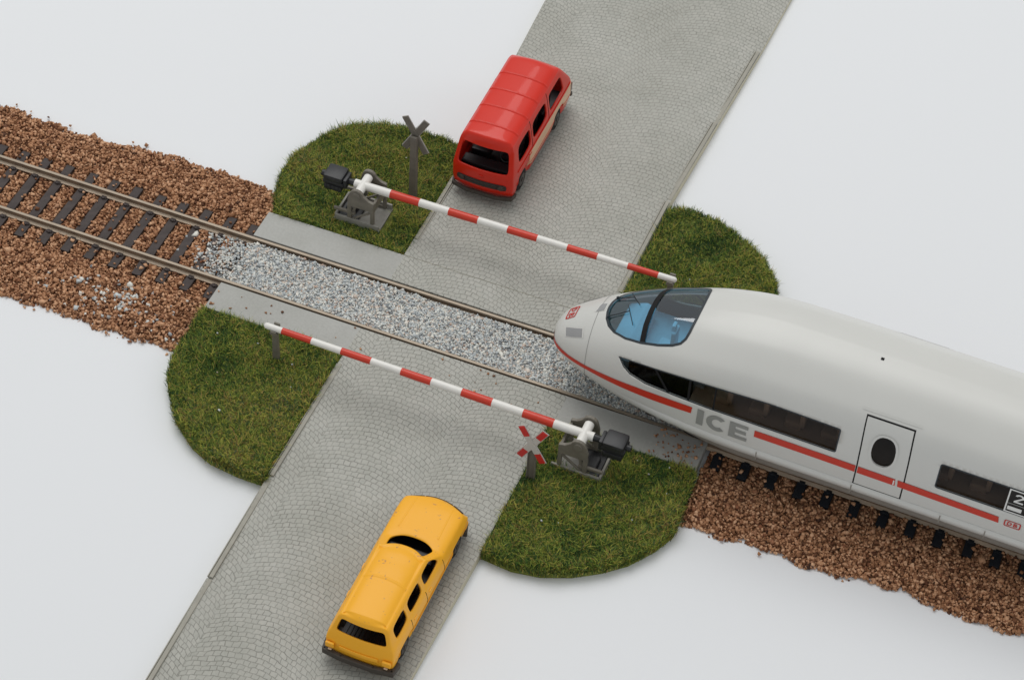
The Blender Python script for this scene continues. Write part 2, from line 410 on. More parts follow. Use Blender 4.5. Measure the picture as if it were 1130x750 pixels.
# grey gravel between the rails
n=27000; X=RG.uniform(-4.9,9.9,n); Y=RG.uniform(-.77,.77,n)
wt=np.where(X<-3.4,(X+4.9)/1.5,np.where(X>9.2,(9.9-X)/.7,1)); k=RG.random(n)<wt; X=X[k];Y=Y[k]
Z=-.09+.02*nz(X*2,Y*2)+RG.uniform(-.03,.02,len(X)); Z=np.where(X<-3.9,Z-.05,Z)
stones('gravel',np.stack([X,Y,Z],1),.045,M['gravel'],lab='fine pale grey gravel filling the track between the rails of the crossing',cat='gravel')
MB().box((2.8,0,-.2),(13.4,1.56,.16)).build('gravel_bed',M['under_gravel'],kind='structure')
# grey stones spilled in the brown ballast, and brown ones on the grey
n=150; X=np.concatenate([RG.normal(-6.2,.9,n),RG.normal(-4.6,.35,200)]); Y=np.concatenate([RG.normal(-2.55,.35,n),RG.uniform(-.75,.75,200)])
kk=(Y>-3.3)&(X<-4.1)&~(abs(abs(Y)-.86)<.12); X=X[kk];Y=Y[kk]; Z=ballast_h(X,Y)+RG.uniform(.0,.05,len(X))
stones('gravel',np.stack([X,Y,Z],1),.075,M['gravel'],lab='scattered grey stones spilled over the brown ballast left of the crossing',cat='gravel')

X=np.concatenate([RG.uniform(8.2,9.4,60),RG.uniform(-3.9,0,12),RG.uniform(0,5.7,14)]); Y=np.concatenate([RG.uniform(-1.85,-.98,60),RG.uniform(-1.85,-.98,12),RG.uniform(-1.9,-1.0,14)])
stones('ballast',np.stack([X,Y,np.full(len(X),.01)],1),.045,M['ballast'],lab='a few brown grains strewn on the grey plate beside the train nose',cat='ballast')
X=np.array([-2.1,-1.0,-2.6,-.7,-3.2,-2.0,7.0,8.1,8.5,8.6,9.1,7.8,6.6,8.9,-2.9,-1.4,7.3,8.2]); Y=np.array([-2.6,-2.9,-3.9,-3.6,-2.7,-5.0,-4.9,-2.3,-2.6,-4.1,-3.0,-5.3,-5.0,-2.2,3.4,5.3,4.1,3.3])
stones('gravel',np.stack([X,Y,np.full(len(X),.1)],1),.032,M['gravel'],lab='odd pale grains caught on top of the green grass patches',cat='gravel')
# ------------------------------------------------------------------ grass
GR={}
def grass(name,poly,lab,dens,seed,clear=()):
    rg=np.random.default_rng(seed); nn=vnoise(seed+50)
    L=densify(poly,.18)
    # soft ragged outline
    cx=sum(p[0] for p in poly)/len(poly); cy=sum(p[1] for p in poly)/len(poly)
    xs=np.arange(min(p[0] for p in poly),max(p[0] for p in poly),.25); ys=np.arange(min(p[1] for p in poly),max(p[1] for p in poly),.25)
    V,F=cdt([L],xs,ys,keep=lambda x,y:pip(x,y,[L]),mind=.08)
    Ls=set((round(a,4),round(b,4)) for a,b in L)
    top=[];
    for a,b in V:
        edge=(round(a,4),round(b,4)) in Ls
        z=-.06 if edge else -.03+.035*float(nn(np.array(a),np.array(b)))
        top.append((a,b,z))
    n0=len(top); idx={ (round(a,4),round(b,4)):i for i,(a,b) in enumerate(V)}
    vs=list(top); fs=[tuple(f) for f in F]
    ring=[idx[(round(a,4),round(b,4))] for a,b in L if (round(a,4),round(b,4)) in idx]
    base=len(vs); vs+=[(top[i][0],top[i][1],TZ+.003) for i in ring]
    m=len(ring); fs+=[(ring[i],ring[(i+1)%m],base+(i+1)%m,base+i) for i in range(m)]
    mat_o=link('turf_mat',vs,fs,M['soil'],None,False,kind='structure',recalc=True)
    # fibres
    x0,x1=xs[0],xs[-1]+.3; y0,y1=ys[0],ys[-1]+.3
    n=int((x1-x0)*(y1-y0)*dens); X=rg.uniform(x0,x1,n);Y=rg.uniform(y0,y1,n)
    ok=np.zeros(n,bool); LL=np.array(poly); j=len(LL)-1
    for i in range(len(LL)):
        xi,yi=LL[i];xj,yj=LL[j]; cnd=((yi>Y)!=(yj>Y)); xx=(xj-xi)*(Y-yi)/((yj-yi) if yj!=yi else 1e-9)+xi
        ok^=(cnd&(X<xx)); j=i
    for c in clear: ok&=~((X>c[0])&(X<c[1])&(Y>c[2])&(Y<c[3]))
    X=X[ok];Y=Y[ok]
    PL=np.array(densify(poly,.012)); PL=PL[(abs(PL[:,1])>2.0)&~((PL[:,0]>-.3)&(PL[:,0]<6.1)&(abs(PL[:,1])<6.2))]; PL=np.repeat(PL,5,0)+rg.normal(0,.025,(len(PL)*5,2))
    n1=len(X); X=np.concatenate([X,PL[:,0]]);Y=np.concatenate([Y,PL[:,1]]);n=len(X); rim=np.arange(n)>=n1
    cl=nn(X*1.6,Y*1.6); cl2=nn(X*4+3,Y*4)
    Zb=np.where(rim,TZ+.03+rg.uniform(0,.2,n),-.05+.035*nn(X,Y)); H=rg.uniform(.09,.23,n)*(1+.4*cl2)
    ang=rg.uniform(0,6.283,n)+1.2*cl; lean=rg.uniform(.15,1.1,n)
    oa=np.arctan2(Y-cy,X-cx)+rg.normal(0,.6,n); ang=np.where(rim,oa,ang); lean=np.where(rim,lean*.6,lean); dx=np.cos(ang)*lean;dy=np.sin(ang)*lean
    wd=rg.uniform(.010,.019,n); px=-np.sin(ang+rg.uniform(-1,1,n));py=np.cos(ang)
    P=np.zeros((n,5,3))
    for k_,(t,w) in enumerate([(0,1),(0,-1),(.55,.8),(.55,-.8),(1,0)]):
        P[:,k_,0]=X+dx*H*t*t+px*wd*w*.5; P[:,k_,1]=Y+dy*H*t*t+py*wd*w*.5
        P[:,k_,2]=Zb+H*(t-.25*t*t*lean)
    T=np.array([(0,1,3),(0,3,2),(2,3,4)]); Fg=(T[None]+5*np.arange(n)[:,None,None]).reshape(-1,3)
    me=bpy.data.meshes.new(name); me.vertices.add(n*5); me.vertices.foreach_set('co',P.reshape(-1))
    me.loops.add(len(Fg)*3); me.loops.foreach_set('vertex_index',Fg.reshape(-1).astype(np.int32))
    me.polygons.add(len(Fg)); me.polygons.foreach_set('loop_start',np.arange(0,len(Fg)*3,3,dtype=np.int32)); me.update(calc_edges=True)
    col=np.clip(.46+.22*cl+.16*cl2+rg.normal(0,.36,n)+.13*np.sin(X*17+3*cl)*np.sin(Y*15+2*cl2),0,1)
    a=me.attributes.new('rnd','FLOAT','POINT'); a.data.foreach_set('value',np.repeat(col,5).astype(np.float32))
    me.materials.append(M['grass']); o=bpy.data.objects.new(name,me); COL.objects.link(o); o['kind']='stuff'; o['label']=lab; o['category']='grass'
    return o
D=2600
NW=[(-3.8,1.95),(-4.15,2.7),(-4.35,3.5),(-4.32,4.3),(-3.95,5.3),(-3.35,6.0),(-2.6,6.4),(-1.9,6.6),(-.9,6.6),(-.03,6.5),(-.01,1.95)]
NE=[(5.86,1.95),(5.9,6.55),(6.6,6.75),(7.4,6.6),(8.2,6.2),(8.9,5.7),(9.4,5.1),(9.7,4.3),(9.8,3.2),(9.62,1.95)]
SW=[(-3.98,-1.95),(-.03,-1.95),(-.06,-6.45),(-.8,-6.45),(-1.6,-6.35),(-2.2,-6.1),(-2.85,-5.6),(-3.3,-5.05),(-3.7,-4.45),(-3.92,-3.8)]
SE=[(5.68,-1.95),(9.5,-1.95),(9.62,-3.9),(9.35,-4.5),(8.9,-5.15),(8.4,-5.6),(7.8,-6.0),(7.1,-6.3),(6.4,-6.42),(5.6,-6.35)]
grass('grass_patch',NW,'green grass patch behind the track with a black weighted barrier, beside the red van',D,1,[(-2.25,-.8,2.5,3.5)])
grass('grass_patch',NE,'green grass patch beyond the train nose under the far barrier tip',D,2)
grass('grass_patch',SW,'green grass patch in front of the track under the near barrier tip',D,3)
grass('grass_patch',SE,'green grass patch in front of the train around the near barrier stand',D,4,[(6.25,7.5,-3.22,-2.35)])

# ------------------------------------------------------------------ track
tr=empty('railway_track',(0,0,0),'two steel rails on dark sleepers running through the crossing and under the train','railway track')
for sy in (1,-1):
    mb=MB(); y=.86*sy
    prof=[(-.105,-.2),(.105,-.2),(.105,-.172),(.022,-.155),(.022,-.06),(.042,-.045),(.042,-.006),(.03,0),(-.03,0),(-.042,-.006),(-.042,-.045),(-.022,-.06),(-.022,-.155),(-.105,-.172)]
    xs=[-22,6,26]; n=len(prof); vs=[(x,y+a-.02*max(0,x-6),b) for x in xs for a,b in prof]
    fs=[];fm=[]
    for i in range(n):
        j=(i+1)%n; fs+=[(i,j,n+j,n+i),(n+i,n+j,2*n+j,2*n+i)]; fm+=[2 if i in (1,2,12,13) else (1 if i in (6,7,8) else 0)]*2
    fs+= [tuple(range(n))[::-1],tuple(range(2*n,3*n))]; fm+=[0,0]
    link('rail',vs,fs,[M['rail'],M['rail_head'],M['rail_foot']],tr,False,fm,recalc=True)
sl_me={}
for lst,mk in ((SL,'sleeper'),(SR,'sleeper_black')):
    mb=MB(); mb.box((0,0,-.245),(.245,2.94,.11),bev=.012)
    for sy in (1,-1):
        for q in (-1,1):
            yy=.86*sy+q*.135; mb.box((0,yy,-.175),(.15,.09,.055),bev=.012); mb.box((0,yy+q*.03,-.15),(.07,.07,.03),bev=.01)
    first=None
    for x in lst:
        if first is None: first=o=mb.build('sleeper',M[mk],tr)
        else: o=first.copy(); COL.objects.link(o); o.parent=tr
        o.location=(x+random.uniform(-.02,.02),random.uniform(-.02,.02)-.02*max(0,x-6),random.uniform(-.008,.004)); o.rotation_euler=(0,0,random.uniform(-.012,.012))

# ------------------------------------------------------------------ barriers
def make_barrier(loc,rz,label,L,tilt,seed):
    """hub at local x=0; the boom runs to +x, the weights to -x"""
    t=empty('level_crossing_barrier',loc,label,'barrier','half barriers of the level crossing',rz)
    hz=1.05
    # base plate with raised rim and dark pit
    mb=MB(); mb.box((0,0,-.005),(1.34,.98,.07),bev=.015); mb.box((.02,-.46,.1),(1.26,.06,.16),bev=.012); mb.box((.02,.46,.1),(1.26,.06,.16),bev=.012)
    mb.box((-.62,0,.1),(.06,.9,.16),bev=.012)
    mb.build('base_plate',M['base_grey'],t,autosmooth=False)
    pit=MB().box((-.28,0,.06),(.56,.74,.10),bev=.01).box((-.3,.05,.16),(.3,.4,.14),bev=.03).build('pit_housing',M['black'],t)
    for s in (-1,1):
        y=.42*s; mb=MB()
        # cheek: two uprights, foot, head plate with rounded boss, diagonal brace
        head=[(-.26,.62),(.5,.62),(.5,.93),(.34,.97)]+[(.0+.2*math.cos(a),hz+.0+.2*math.sin(a)) for a in [R_(q) for q in (10,40,65,90,115,140,165)]]+[(-.26,.86)]
        mb.prism(head,y-.045,y+.045)
        mb.box((.45,y,.32),(.10,.10,.66)); mb.box((-.21,y,.32),(.12,.10,.66)); mb.box((.12,y,.06),(.74,.09,.12))
        mb.box((.12,y,.34),(.9,.06,.055),Matrix.Rotation(R_(-38),3,'Y')); mb.box((-.1,y*.97,.44),(.08,.05,.4),Matrix.Rotation(R_(14),3,'Y'))
        mb.tube((0,y-.075,hz),(0,y+.075,hz),.115,n=20)
        mb.box((-.36,y,.36),(.62,.07,.09))
        mb.build('cheek_frame',M['frame'],t,bevel=.012)
    MB().box((.46,0,.72),(.07,.76,.3),bev=.01).build('cross_panel',M['frame'],t)
    MB().tube((0,-.34,hz),(0,.34,hz),.125,n=24).build('axle',M['boom_white'],t,autosmooth=True)
    # striped boom
    mb=MB(); ca=math.cos(tilt);sa=math.sin(tilt); P=lambda q:(q*ca,0,hz+q*sa)
    seg=(L-.5-.80)/9; stops=[-.24]+[.80+seg*q for q in range(10)]+[L]
    for i in range(len(stops)-1):
        a,b=stops[i],stops[i+1]; ra=.118-.036*max(0,a)/L; rb=.118-.036*max(0,b)/L
        last=i==len(stops)-2
        mb.tube(P(a),P(b),ra,rb,n=20,mi=i%2,caps=(i==0 or last),round_end=last)
    mb.build('boom',[M['boom_white'],M['boom_red']],t,autosmooth=True)
    # counterweight
    mb=MB(); mb.tube((-.2,0,hz),(-.5,0,hz),.10,.08,n=14)
    mb.box((-.80,0,hz+.12),(.56,.52,.2),bev=.075); mb.box((-.80,0,hz-.04),(.60,.45,.13),bev=.03); mb.box((-.80,0,hz-.19),(.52,.52,.18),bev=.05); [mb.box((-.98+.12*q,0,hz-.19),(.03,.55,.13),bev=.008) for q in range(4)]
    mb.tube((-1.05,0,hz+.02),(-1.2,0,hz+.02),.085,.085,n=14); mb.box((-.47,0,hz),(.1,.4,.3),bev=.03)
    mb.build('counterweight',M['black'],t,autosmooth=True)
    return t
make_barrier((-1.63,2.92,-.02),R_(.0),'far red and white barrier, its black weight on the grass beside the red van',8.86,.0135,1)
make_barrier((6.82,-2.78,-.04),R_(180),'near red and white barrier, hinged on the grass in front of the train',8.62,.012,2)
def rest_post(loc,h,label):
    mb=MB(); mb.prism([(-.1,0),(.1,0),(.075,h-.1),(-.075,h-.1)],-.04,.04)
    mb.box((0,-.0,h-.09),(.2,.26,.06)); mb.box((0,.12,h+.0),(.16,.05,.2)); mb.box((0,-.12,h-.04),(.16,.04,.1))
    o=mb.build('barrier_rest_post',M['frame'],bevel=.012); o.location=loc
    return tag(o,label,'support post','forked rest posts under the barrier tips')
rest_post((-1.5,-2.77,-.05),1.13,'short grey forked post holding the near barrier tip')
rest_post((7.08,2.92,-.05),1.18,'short grey forked post holding the far barrier tip')

# ------------------------------------------------------------------ crossbucks
def crossbuck(loc,rz,zc,label,front):
    t=empty('crossbuck_sign',loc,label,'crossbuck sign',None,rz)
    mb=MB(); mb.prism([(-.11,-.05),(.11,-.05),(.09,zc+.02),(-.09,zc+.02)],.03,.11)
    mb.box((-.095,.02,zc*.5),(.03,.05,zc)); mb.box((.095,.02,zc*.5),(.03,.05,zc))
    mb.build('post',M['sign_back'],t,bevel=.01)
    ang=R_(61)
    for s in (1,-1):
        mb=MB(); R=Matrix.Rotation(s*ang,3,'Y'); yy=-.03-(.018 if s>0 else 0)
        if front:
            Lh=.62; w=.15
            for a,b,mi in ((-Lh,-.30,1),(-.30,.30,0),(.30,Lh,1)):
                m_=(a+b)/2; c=R@Vector((m_,0,0)); mb.box((c.x,yy,zc+c.z),(b-a,.03,w),R,mi)
            o=mb.build('cross_arm',[M['sign_white'],M['sign_red']],t)
            # pale border behind each arm
            MB().box((0,yy+.022,zc),(2*Lh+.05,.014,w+.05),R).build('arm_border',M['sign_white'],o)
        else:
            Lh=.64; w=.17
            c=Vector((0,0,0)); mb.box((0,yy,zc),(2*Lh,.04,w),R)
            o=mb.build('cross_arm',M['sign_back'],t,bevel=.012)
            MB().box((0,yy-.03,zc),(2*Lh,.014,w+.03),R).build('sign_face',M['sign_white'],o)
    return t
crossbuck((5.86,-3.87,0),0,1.38,'red tipped white crossbuck on a grey post beside the near barrier',True)
crossbuck((-.66,4.1,0),R_(180),2.2,'grey back of a tall crossbuck on the grass near the red van',False)

# ------------------------------------------------------------------ lattice car bodies
def lattice(name,P,ni,nj,nk,occ,holes,mat,parent,sub=3,thick=.05,crease=None):
    """surface of the occupied cells of a block lattice, with some faces left open"""
    vid={};vs=[];fs=[];keys=[]
    def V(i,j,k):
        if (i,j,k) not in vid: vid[(i,j,k)]=len(vs); vs.append(P(i,j,k)); keys.append((i,j,k))
        return vid[(i,j,k)]
    D6=[('i',-1),('i',1),('j',-1),('j',1),('k',-1),('k',1)]
    for i in range(ni):
        for j in range(nj):
            for k in range(nk):
                if not occ(i,j,k): continue
                for ax,s in D6:
                    a,b,c=i+(s if ax=='i' else 0),j+(s if ax=='j' else 0),k+(s if ax=='k' else 0)
                    if 0<=a<ni and 0<=b<nj and 0<=c<nk and occ(a,b,c): continue
                    if holes(ax,s,i,j,k): continue
                    o=1 if s>0 else 0
                    if ax=='i': q=[(i+o,j,k),(i+o,j+1,k),(i+o,j+1,k+1),(i+o,j,k+1)]
                    elif ax=='j': q=[(i,j+o,k),(i,j+o,k+1),(i+1,j+o,k+1),(i+1,j+o,k)]
                    else: q=[(i,j,k+o),(i+1,j,k+o),(i+1,j+1,k+o),(i,j+1,k+o)]
                    if s>0: q=q[::-1]
                    fs.append([V(*t) for t in q])
    o=link(name,vs,fs,mat,parent,True)
    bm=bmesh.new(); bm.from_mesh(o.data); bmesh.ops.recalc_face_normals(bm,faces=bm.faces)
    if crease:
        cl=bm.edges.layers.float.new('crease_edge'); bm.verts.ensure_lookup_table()
        for e in bm.edges:
            c=crease(keys[e.verts[0].index],keys[e.verts[1].index])
            if c: e[cl]=c
            elif len(e.link_faces)==1: e[cl]=.55
    bm.to_mesh(o.data); bm.free()
    m=o.modifiers.new('sub','SUBSURF'); m.levels=m.render_levels=sub
    m=o.modifiers.new('solid','SOLIDIFY'); m.thickness=thick; m.offset=-1
    return o
def wheel(parent,x,y,z,r,side):
    w=MB().tube((x-.1*side,y,z),(x+.09*side,y,z),r,n=28).build('wheel',M['tyre'],parent,bevel=.03)
    MB().tube((x+.06*side,y,z),(x+.105*side,y,z),r*.58,n=20).tube((x+.1*side,y,z),(x+.125*side,y,z),r*.2,n=12).build('rim',M['rim'],w)
def caster(o):
    dg=bpy.context.evaluated_depsgraph_get(); dg.update(); ev=o.evaluated_get(dg)
    from mathutils.bvhtree import BVHTree
    me=ev.to_mesh(); bvh=BVHTree.FromPolygons([v.co.copy() for v in me.vertices],[tuple(p.vertices) for p in me.polygons]); ev.to_mesh_clear()
    return bvh

# --- red van (front end towards the track)
van=empty('minibus',(1.06,0,-.04),'glossy red minibus parked on the cobbled road behind the far barrier','minibus')
vy=[4.66,4.80,5.22,6.12,6.30,7.32,7.56,7.98,8.62,9.2,9.44]
vz=[.24,.42,.74,1.06,1.16,1.84,1.98,2.09]
vfy=[4.80,4.70,4.66,4.66,4.68,4.86,4.90,4.95]
vry=[9.40,9.46,9.44,9.36,9.28,8.78,8.62,8.45]
vhw=[.84,.885,.90,.895,.88,.79,.73,.58]
kf=[-1,-.90,-.45,0,.45,.90,1]
def vP(i,j,k):
    wf=[1,.95,.25,.1,.05,0,0,0,0,0,0][i]; wr=[0,0,0,0,0,0,.03,.08,.22,.9,1][i]
    y=vy[i]+(vfy[j]-vy[0])*wf+(vry[j]-vy[-1])*wr
    if j>=6: y=vy[i]+(vfy[j]-vy[0])*[1,.95,.45,.12,.05,0,0,0,0,0,0][i]+(vry[j]-vy[-1])*[0,0,0,0,0,0,.05,.15,.45,.95,1][i]
    a=kf[k]; hw=vhw[j]
    if i in (0,10): hw*=.95
    x=a*hw; z=vz[j]
    if j==7: z=2.09+.07*(1-a*a)-(.06 if abs(a)==1 else 0)-(.015 if i in (0,10) else 0); x=a*(.68 if abs(a)==1 else .67)
    if i>=2 and abs(a)==1 and j==4: z=1.23
    if i>=2 and abs(a)==1 and j==5: z=1.81
    if i==0: y+=.10*a*a+(.03 if abs(a)==1 else 0)
    if i==10: y-=.07*a*a
    return (x,y,z)
def vocc(i,j,k):
    if j<=1 and k in (0,5) and i in (2,7): return False
    return True
def vholes(ax,s,i,j,k):
    if ax=='i' and s<0 and i==0 and j==4 and 1<=k<=4: return True
    if ax=='i' and s>0 and j==4 and 1<=k<=4: return True
    if ax=='k' and j==4 and i in (2,4,6,7): return True
    if ax=='j' and s<0 and j==0: return True
    return False
def vcr(a,b):
    # beltline crease and window surrounds
    if a[1]==b[1]==3: return .5
    if a[1]==b[1] and a[1] in (4,5) : return .35
    if a[1]==b[1]==6: return .55
    return 0
vb=lattice('body',vP,10,7,6,vocc,vholes,M['van_red'],van,3,.05,vcr)
bv=caster(vb)
def top_z(bvh,x,y,h=5):
    r=bvh.ray_cast(Vector((x,y,h)),Vector((0,0,-1))); return r[0].z if r[0] else None
for yy in (5.48,6.2,6.92,7.64):
    mb=MB(); pts=[]
    for q in np.linspace(-.7,.7,29):
        z=top_z(bv,q,yy+.0)
        if z is not None and z>1.9: pts.append((q,yy,z))
    vs=[];fs=[]
    for (x,y,z) in pts: vs+=[(x,y-.05,z-.004),(x,y-.018,z+.028),(x,y+.018,z+.028),(x,y+.05,z-.004)]
    for i in range(len(pts)-1):
        for q in range(3): fs.append((4*i+q,4*i+q+1,4*i+q+5,4*i+q+4))
    link('roof_rib',vs,fs,M['van_red'],van,True)
def front_patch(bvh,name,loop,mat,parent,off,axis='y',sgn=1,d=.06,start=-50):
    """thin raised panel laid on the body, loop given in (x,z) or (y,z)"""
    L=densify(loop,d); xs=[p[0] for p in L];zs=[p[1] for p in L]
    V,F=cdt([L],np.arange(min(xs),max(xs),d),np.arange(min(zs),max(zs),d),keep=lambda a,b:pip(a,b,[L]),mind=d*.4)
    vs=[]
    for a,b in V:
        if axis=='y': og=Vector((a,start,b)); dr=Vector((0,sgn,0))
        elif axis=='x': og=Vector((start,a,b)); dr=Vector((sgn,0,0))
        else: og=Vector((a,b,50)); dr=Vector((0,0,-1))
        r=bvh.ray_cast(og,dr); p=r[0] if r[0] else (vs[-1] if vs else og)
        vs.append(Vector(p)-dr*off if r[0] else p)
    o=link(name,vs,F,mat,parent,True)
    m=o.modifiers.new('s','SOLIDIFY'); m.thickness=off*1.4; m.offset=0
    return o
front_patch(bv,'grille',roundpoly([(-.72,.60),(.72,.60),(.72,.80),(-.72,.80)],.09),M['grille'],van,.012)
for s in (-1,1):
    h=front_patch(bv,'headlight',[(s*.57+.085*math.cos(a),.70+.085*math.sin(a)) for a in np.linspace(0,6.1,16)],M['bumper'],van,.03,d=.04)
for zz in (.655,.70,.745):
    front_patch(bv,'grille_bar',[(-.46,zz-.008),(.46,zz-.008),(.46,zz+.008),(-.46,zz+.008)],M['bumper'],van,.024,d=.05)
front_patch(bv,'badge',[(-.06,.93),(.06,.93),(.06,.99),(-.06,.99)],M['van_red'],van,.012,d=.04)
mb=MB(); 
for (a,b) in (((-.89,5.0,.31),(-.85,4.79,.31)),((-.85,4.79,.31),(-.45,4.68,.31)),((-.45,4.68,.31),(.45,4.68,.31)),((.45,4.68,.31),(.85,4.79,.31)),((.85,4.79,.31),(.89,5.0,.31))):
    A=Vector(a);B=Vector(b);c=(A+B)/2;dd=B-A
    mb.box(tuple(c),(dd.length+.05,.07,.12),Matrix.Rotation(math.atan2(dd.y,dd.x),3,'Z'),bev=.02)
mb.build('front_bumper',M['bumper'],van)
MB().box((0,9.47,.36),(1.72,.08,.14),bev=.02).build('rear_bumper',M['bumper'],van)
for s in (-1,1):
    MB().box((s*.86,9.27,.78),(.07,.16,.26),bev=.02).build('tail_light',M['taillamp'],van)
    for y in (5.62,8.30): wheel(van,s*.745,y,.35,.335,s)
# belt moulding and door seams
for s in (1,-1):
    for z0,z1 in ((1.065,1.09),(.60,.62)):
        front_patch(bv,'side_moulding',[(5.1,z0),(9.15,z0),(9.15,z1),(5.1,z1)],M['van_red'],van,.012,'x',-s,.07,50*s)
    for yy in (6.2,7.44):
        front_patch(bv,'door_seam',[(yy,.45),(yy+.018,.45),(yy+.018,1.95),(yy,1.95)],M['gap'],van,.003,'x',-s,.06,50*s)
    MB().box((s*.905,6.05,.98),(.03,.16,.035),bev=.008).build('door_handle',M['van_red'],van)
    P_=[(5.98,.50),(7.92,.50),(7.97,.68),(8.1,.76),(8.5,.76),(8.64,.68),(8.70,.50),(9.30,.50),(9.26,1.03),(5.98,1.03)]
    sp_=front_patch(bv,'lower_side_beige',P_,M['van_beige'],van,.007,'x',-s,.06,50*s); sp_['label']='cream beige tone over the red lower side'  # thin cream beige sheet laid over the red body between sill and belt
mb=MB(); mb.box((0,7.05,.42),(1.5,4.3,.28)); mb.box((0,5.1,.95),(1.4,.35,.3),bev=.05)
mb.build('floor_pan',M['van_dark'],van)
for y,xs_ in ((5.85,(-.42,.42)),(6.9,(0,)),(7.9,(0,))):
    for x in xs_:
        w=.52 if len(xs_)==2 else 1.3
        MB().box((x,y,.82),(w,.5,.3),bev=.06).box((x,y+.26,1.2),(w,.16,.7),Matrix.Rotation(R_(-10),3,'X'),bev=.06).build('seat',M['van_dark'],van)
mb=MB(); 
for q in range(18):
    a=q/18*6.283;b=(q+1)/18*6.283; c=Vector((.42,5.42,1.2)); f=lambda t:c+Vector((.16*math.cos(t),.07*math.sin(t),.14*math.sin(t))); mb.tube(f(a),f(b),.015,n=6)
mb.build('steering_wheel',M['van_dark'],van)

# --- yellow estate car (rear end towards the viewer); built nose at +y
car=empty('estate_car',(4.27,0,-.10),'yellow estate car with scuffed roof on the near cobbled road','car')
cy=[-10.50,-10.42,-10.06,-9.44,-9.30,-8.62,-8.47,-7.62,-7.32,-6.98,-6.30,-5.90,-5.74]
cz=[.26,.42,.68,.90,1.00,1.36,1.46,1.50]
crr=[-10.52,-10.54,-10.53,-10.46,-10.42,-10.31,-10.27,-10.20]
cfr=[-5.80,-5.74,-5.72,-5.86,-5.86,-5.86,-5.86,-5.86]
chw=[.80,.85,.865,.83,.76,.64,.58,.52]
def cP(i,j,k):
    a=kf[k]; y=cy[i]; 
    if i<=1: y=cy[i]+(crr[j]-cy[0])
    if i==2 and j>=4: y-=.02
    if i>=11: y=cy[i]+(cfr[j]-cy[-1])*(1 if i==12 else .8)
    if i in (7,8) and j>=3:      # windscreen slopes back
        y={7:{3:-7.60,4:-7.62,5:-7.97,6:-8.05,7:-8.15},8:{3:-7.22,4:-7.26,5:-7.80,6:-7.88,7:-7.98}}[i][j]
    hw=chw[j]
    if j==3 and i>=8: hw=.80
    if i in (0,12): hw*=.93 if i==0 else .86
    if i==11: hw*=.95
    x=a*hw; z=cz[j]
    if j==3 and i>=8:
        z={8:1.01,9:.99,10:.95,11:.90,12:.84}[i]+.03*(1-a*a)-(.07 if abs(a)==1 else 0)
    if j==7:
        z=1.50+.06*(1-a*a)-(.05 if abs(a)==1 else 0)-(.04 if i<=0 or i==8 else 0); x=a*.50
        if i>=6: z-=.03
        if i==8: z-=.03
    if i==12: y-=.24*a*a
    if i==11: y-=.05*a*a
    if i in (7,8) and j in (4,5) and abs(a)==.90: x*=.80; y-=.05 if i==8 and j==4 else 0; z+=.02 if j==4 else 0
    if i==0: y+=.07*a*a
    if i==8 and j>=3: y-=.20*a*a
    return (x,y,z)
def cocc(i,j,k):
    if j>=3 and i>=8: return False
    if j<=1 and k in (0,5) and i in (2,9+0): return False
    if j<=1 and k in (0,5) and i==9: return False
    return True
def choles(ax,s,i,j,k):
    if ax=='i' and s<0 and i==0 and j==4 and 1<=k<=4: return True
    if ax=='i' and s>0 and i==7 and j==4 and 1<=k<=4: return True
    if ax=='k' and j==4 and i in (2,4,6): return True
    if ax=='j' and s<0 and j==0: return True
    return False
def ccr(a,b):
    if a[1]==b[1]==2: return .45
    if a[1]==b[1] and a[1] in (4,5): return .35
    if a[0]==b[0]==0 and a[1]>=6: return .3
    return 0
cb=lattice('body',cP,12,7,6,cocc,choles,M['yellow'],car,3,.045,ccr)
bc=caster(cb)
for s in (-1,1):
    for y in (-9.76,-6.64): wheel(car,s*.71,y,.33,.30,s)
    MB().box((s*.70,-10.53,.60),(.22,.07,.16),bev=.03).build('tail_light',M['yellow'],car)
    MB().box((s*.69,-10.555,.47),(.09,.04,.04),bev=.012).build('reflector',M['bare'],car)
    front_patch(bc,'headlight',[(s*.52-.14,.60),(s*.52+.14,.60),(s*.52+.14,.76),(s*.52-.14,.76)],M['grille'],car,.014,'y',-1,.05,50)
    front_patch(bc,'side_moulding',[(-10.2,.545),(-6.0,.545),(-6.0,.575),(-10.2,.575)],M['yellow'],car,.014,'x',-s,.07,50*s)
    for yy in (-9.40,-8.56,-7.55):
        front_patch(bc,'door_seam',[(yy,.40),(yy+.014,.40),(yy+.014,.93),(yy,.93)],M['gap'],car,.0025,'x',-s,.05,50*s)
    for yy in (-9.2,-8.35): MB().box((s*.846,yy,.80),(.03,.15,.035),bev=.008).build('door_handle',M['yellow'],car)
front_patch(bc,'radiator_grille',[(-.34,.60),(.34,.60),(.34,.76),(-.34,.76)],M['grille'],car,.012,'y',-1,.05,50)
front_patch(bc,'number_plate_recess',roundpoly([(-.48,.52),(.48,.52),(.48,.66),(-.48,.66)],.03),M['yellow'],car,.02,'y',1,.05,-50)
def bumper(y,s,name):
    mb=MB(); pts=[(-.88,y-s*.32),(-.84,y-s*.06),(-.4,y),(.4,y),(.84,y-s*.06),(.88,y-s*.32)]
    if s>0: pts=[(-.84,y-.50),(-.76,y-.24),(-.38,y-.08),(.38,y-.08),(.76,y-.24),(.84,y-.50)]
    for a,b in zip(pts,pts[1:]):
        A=Vector((*a,.33));B=Vector((*b,.33));c=(A+B)/2;dd=B-A
        mb.box(tuple(c),(dd.length+.06,.10,.17),Matrix.Rotation(math.atan2(dd.y,dd.x),3,'Z'),bev=.02)
    mb.build(name,M['bumper'],car)
bumper(-10.60,-1,'rear_bumper'); bumper(-5.70,1,'front_bumper')
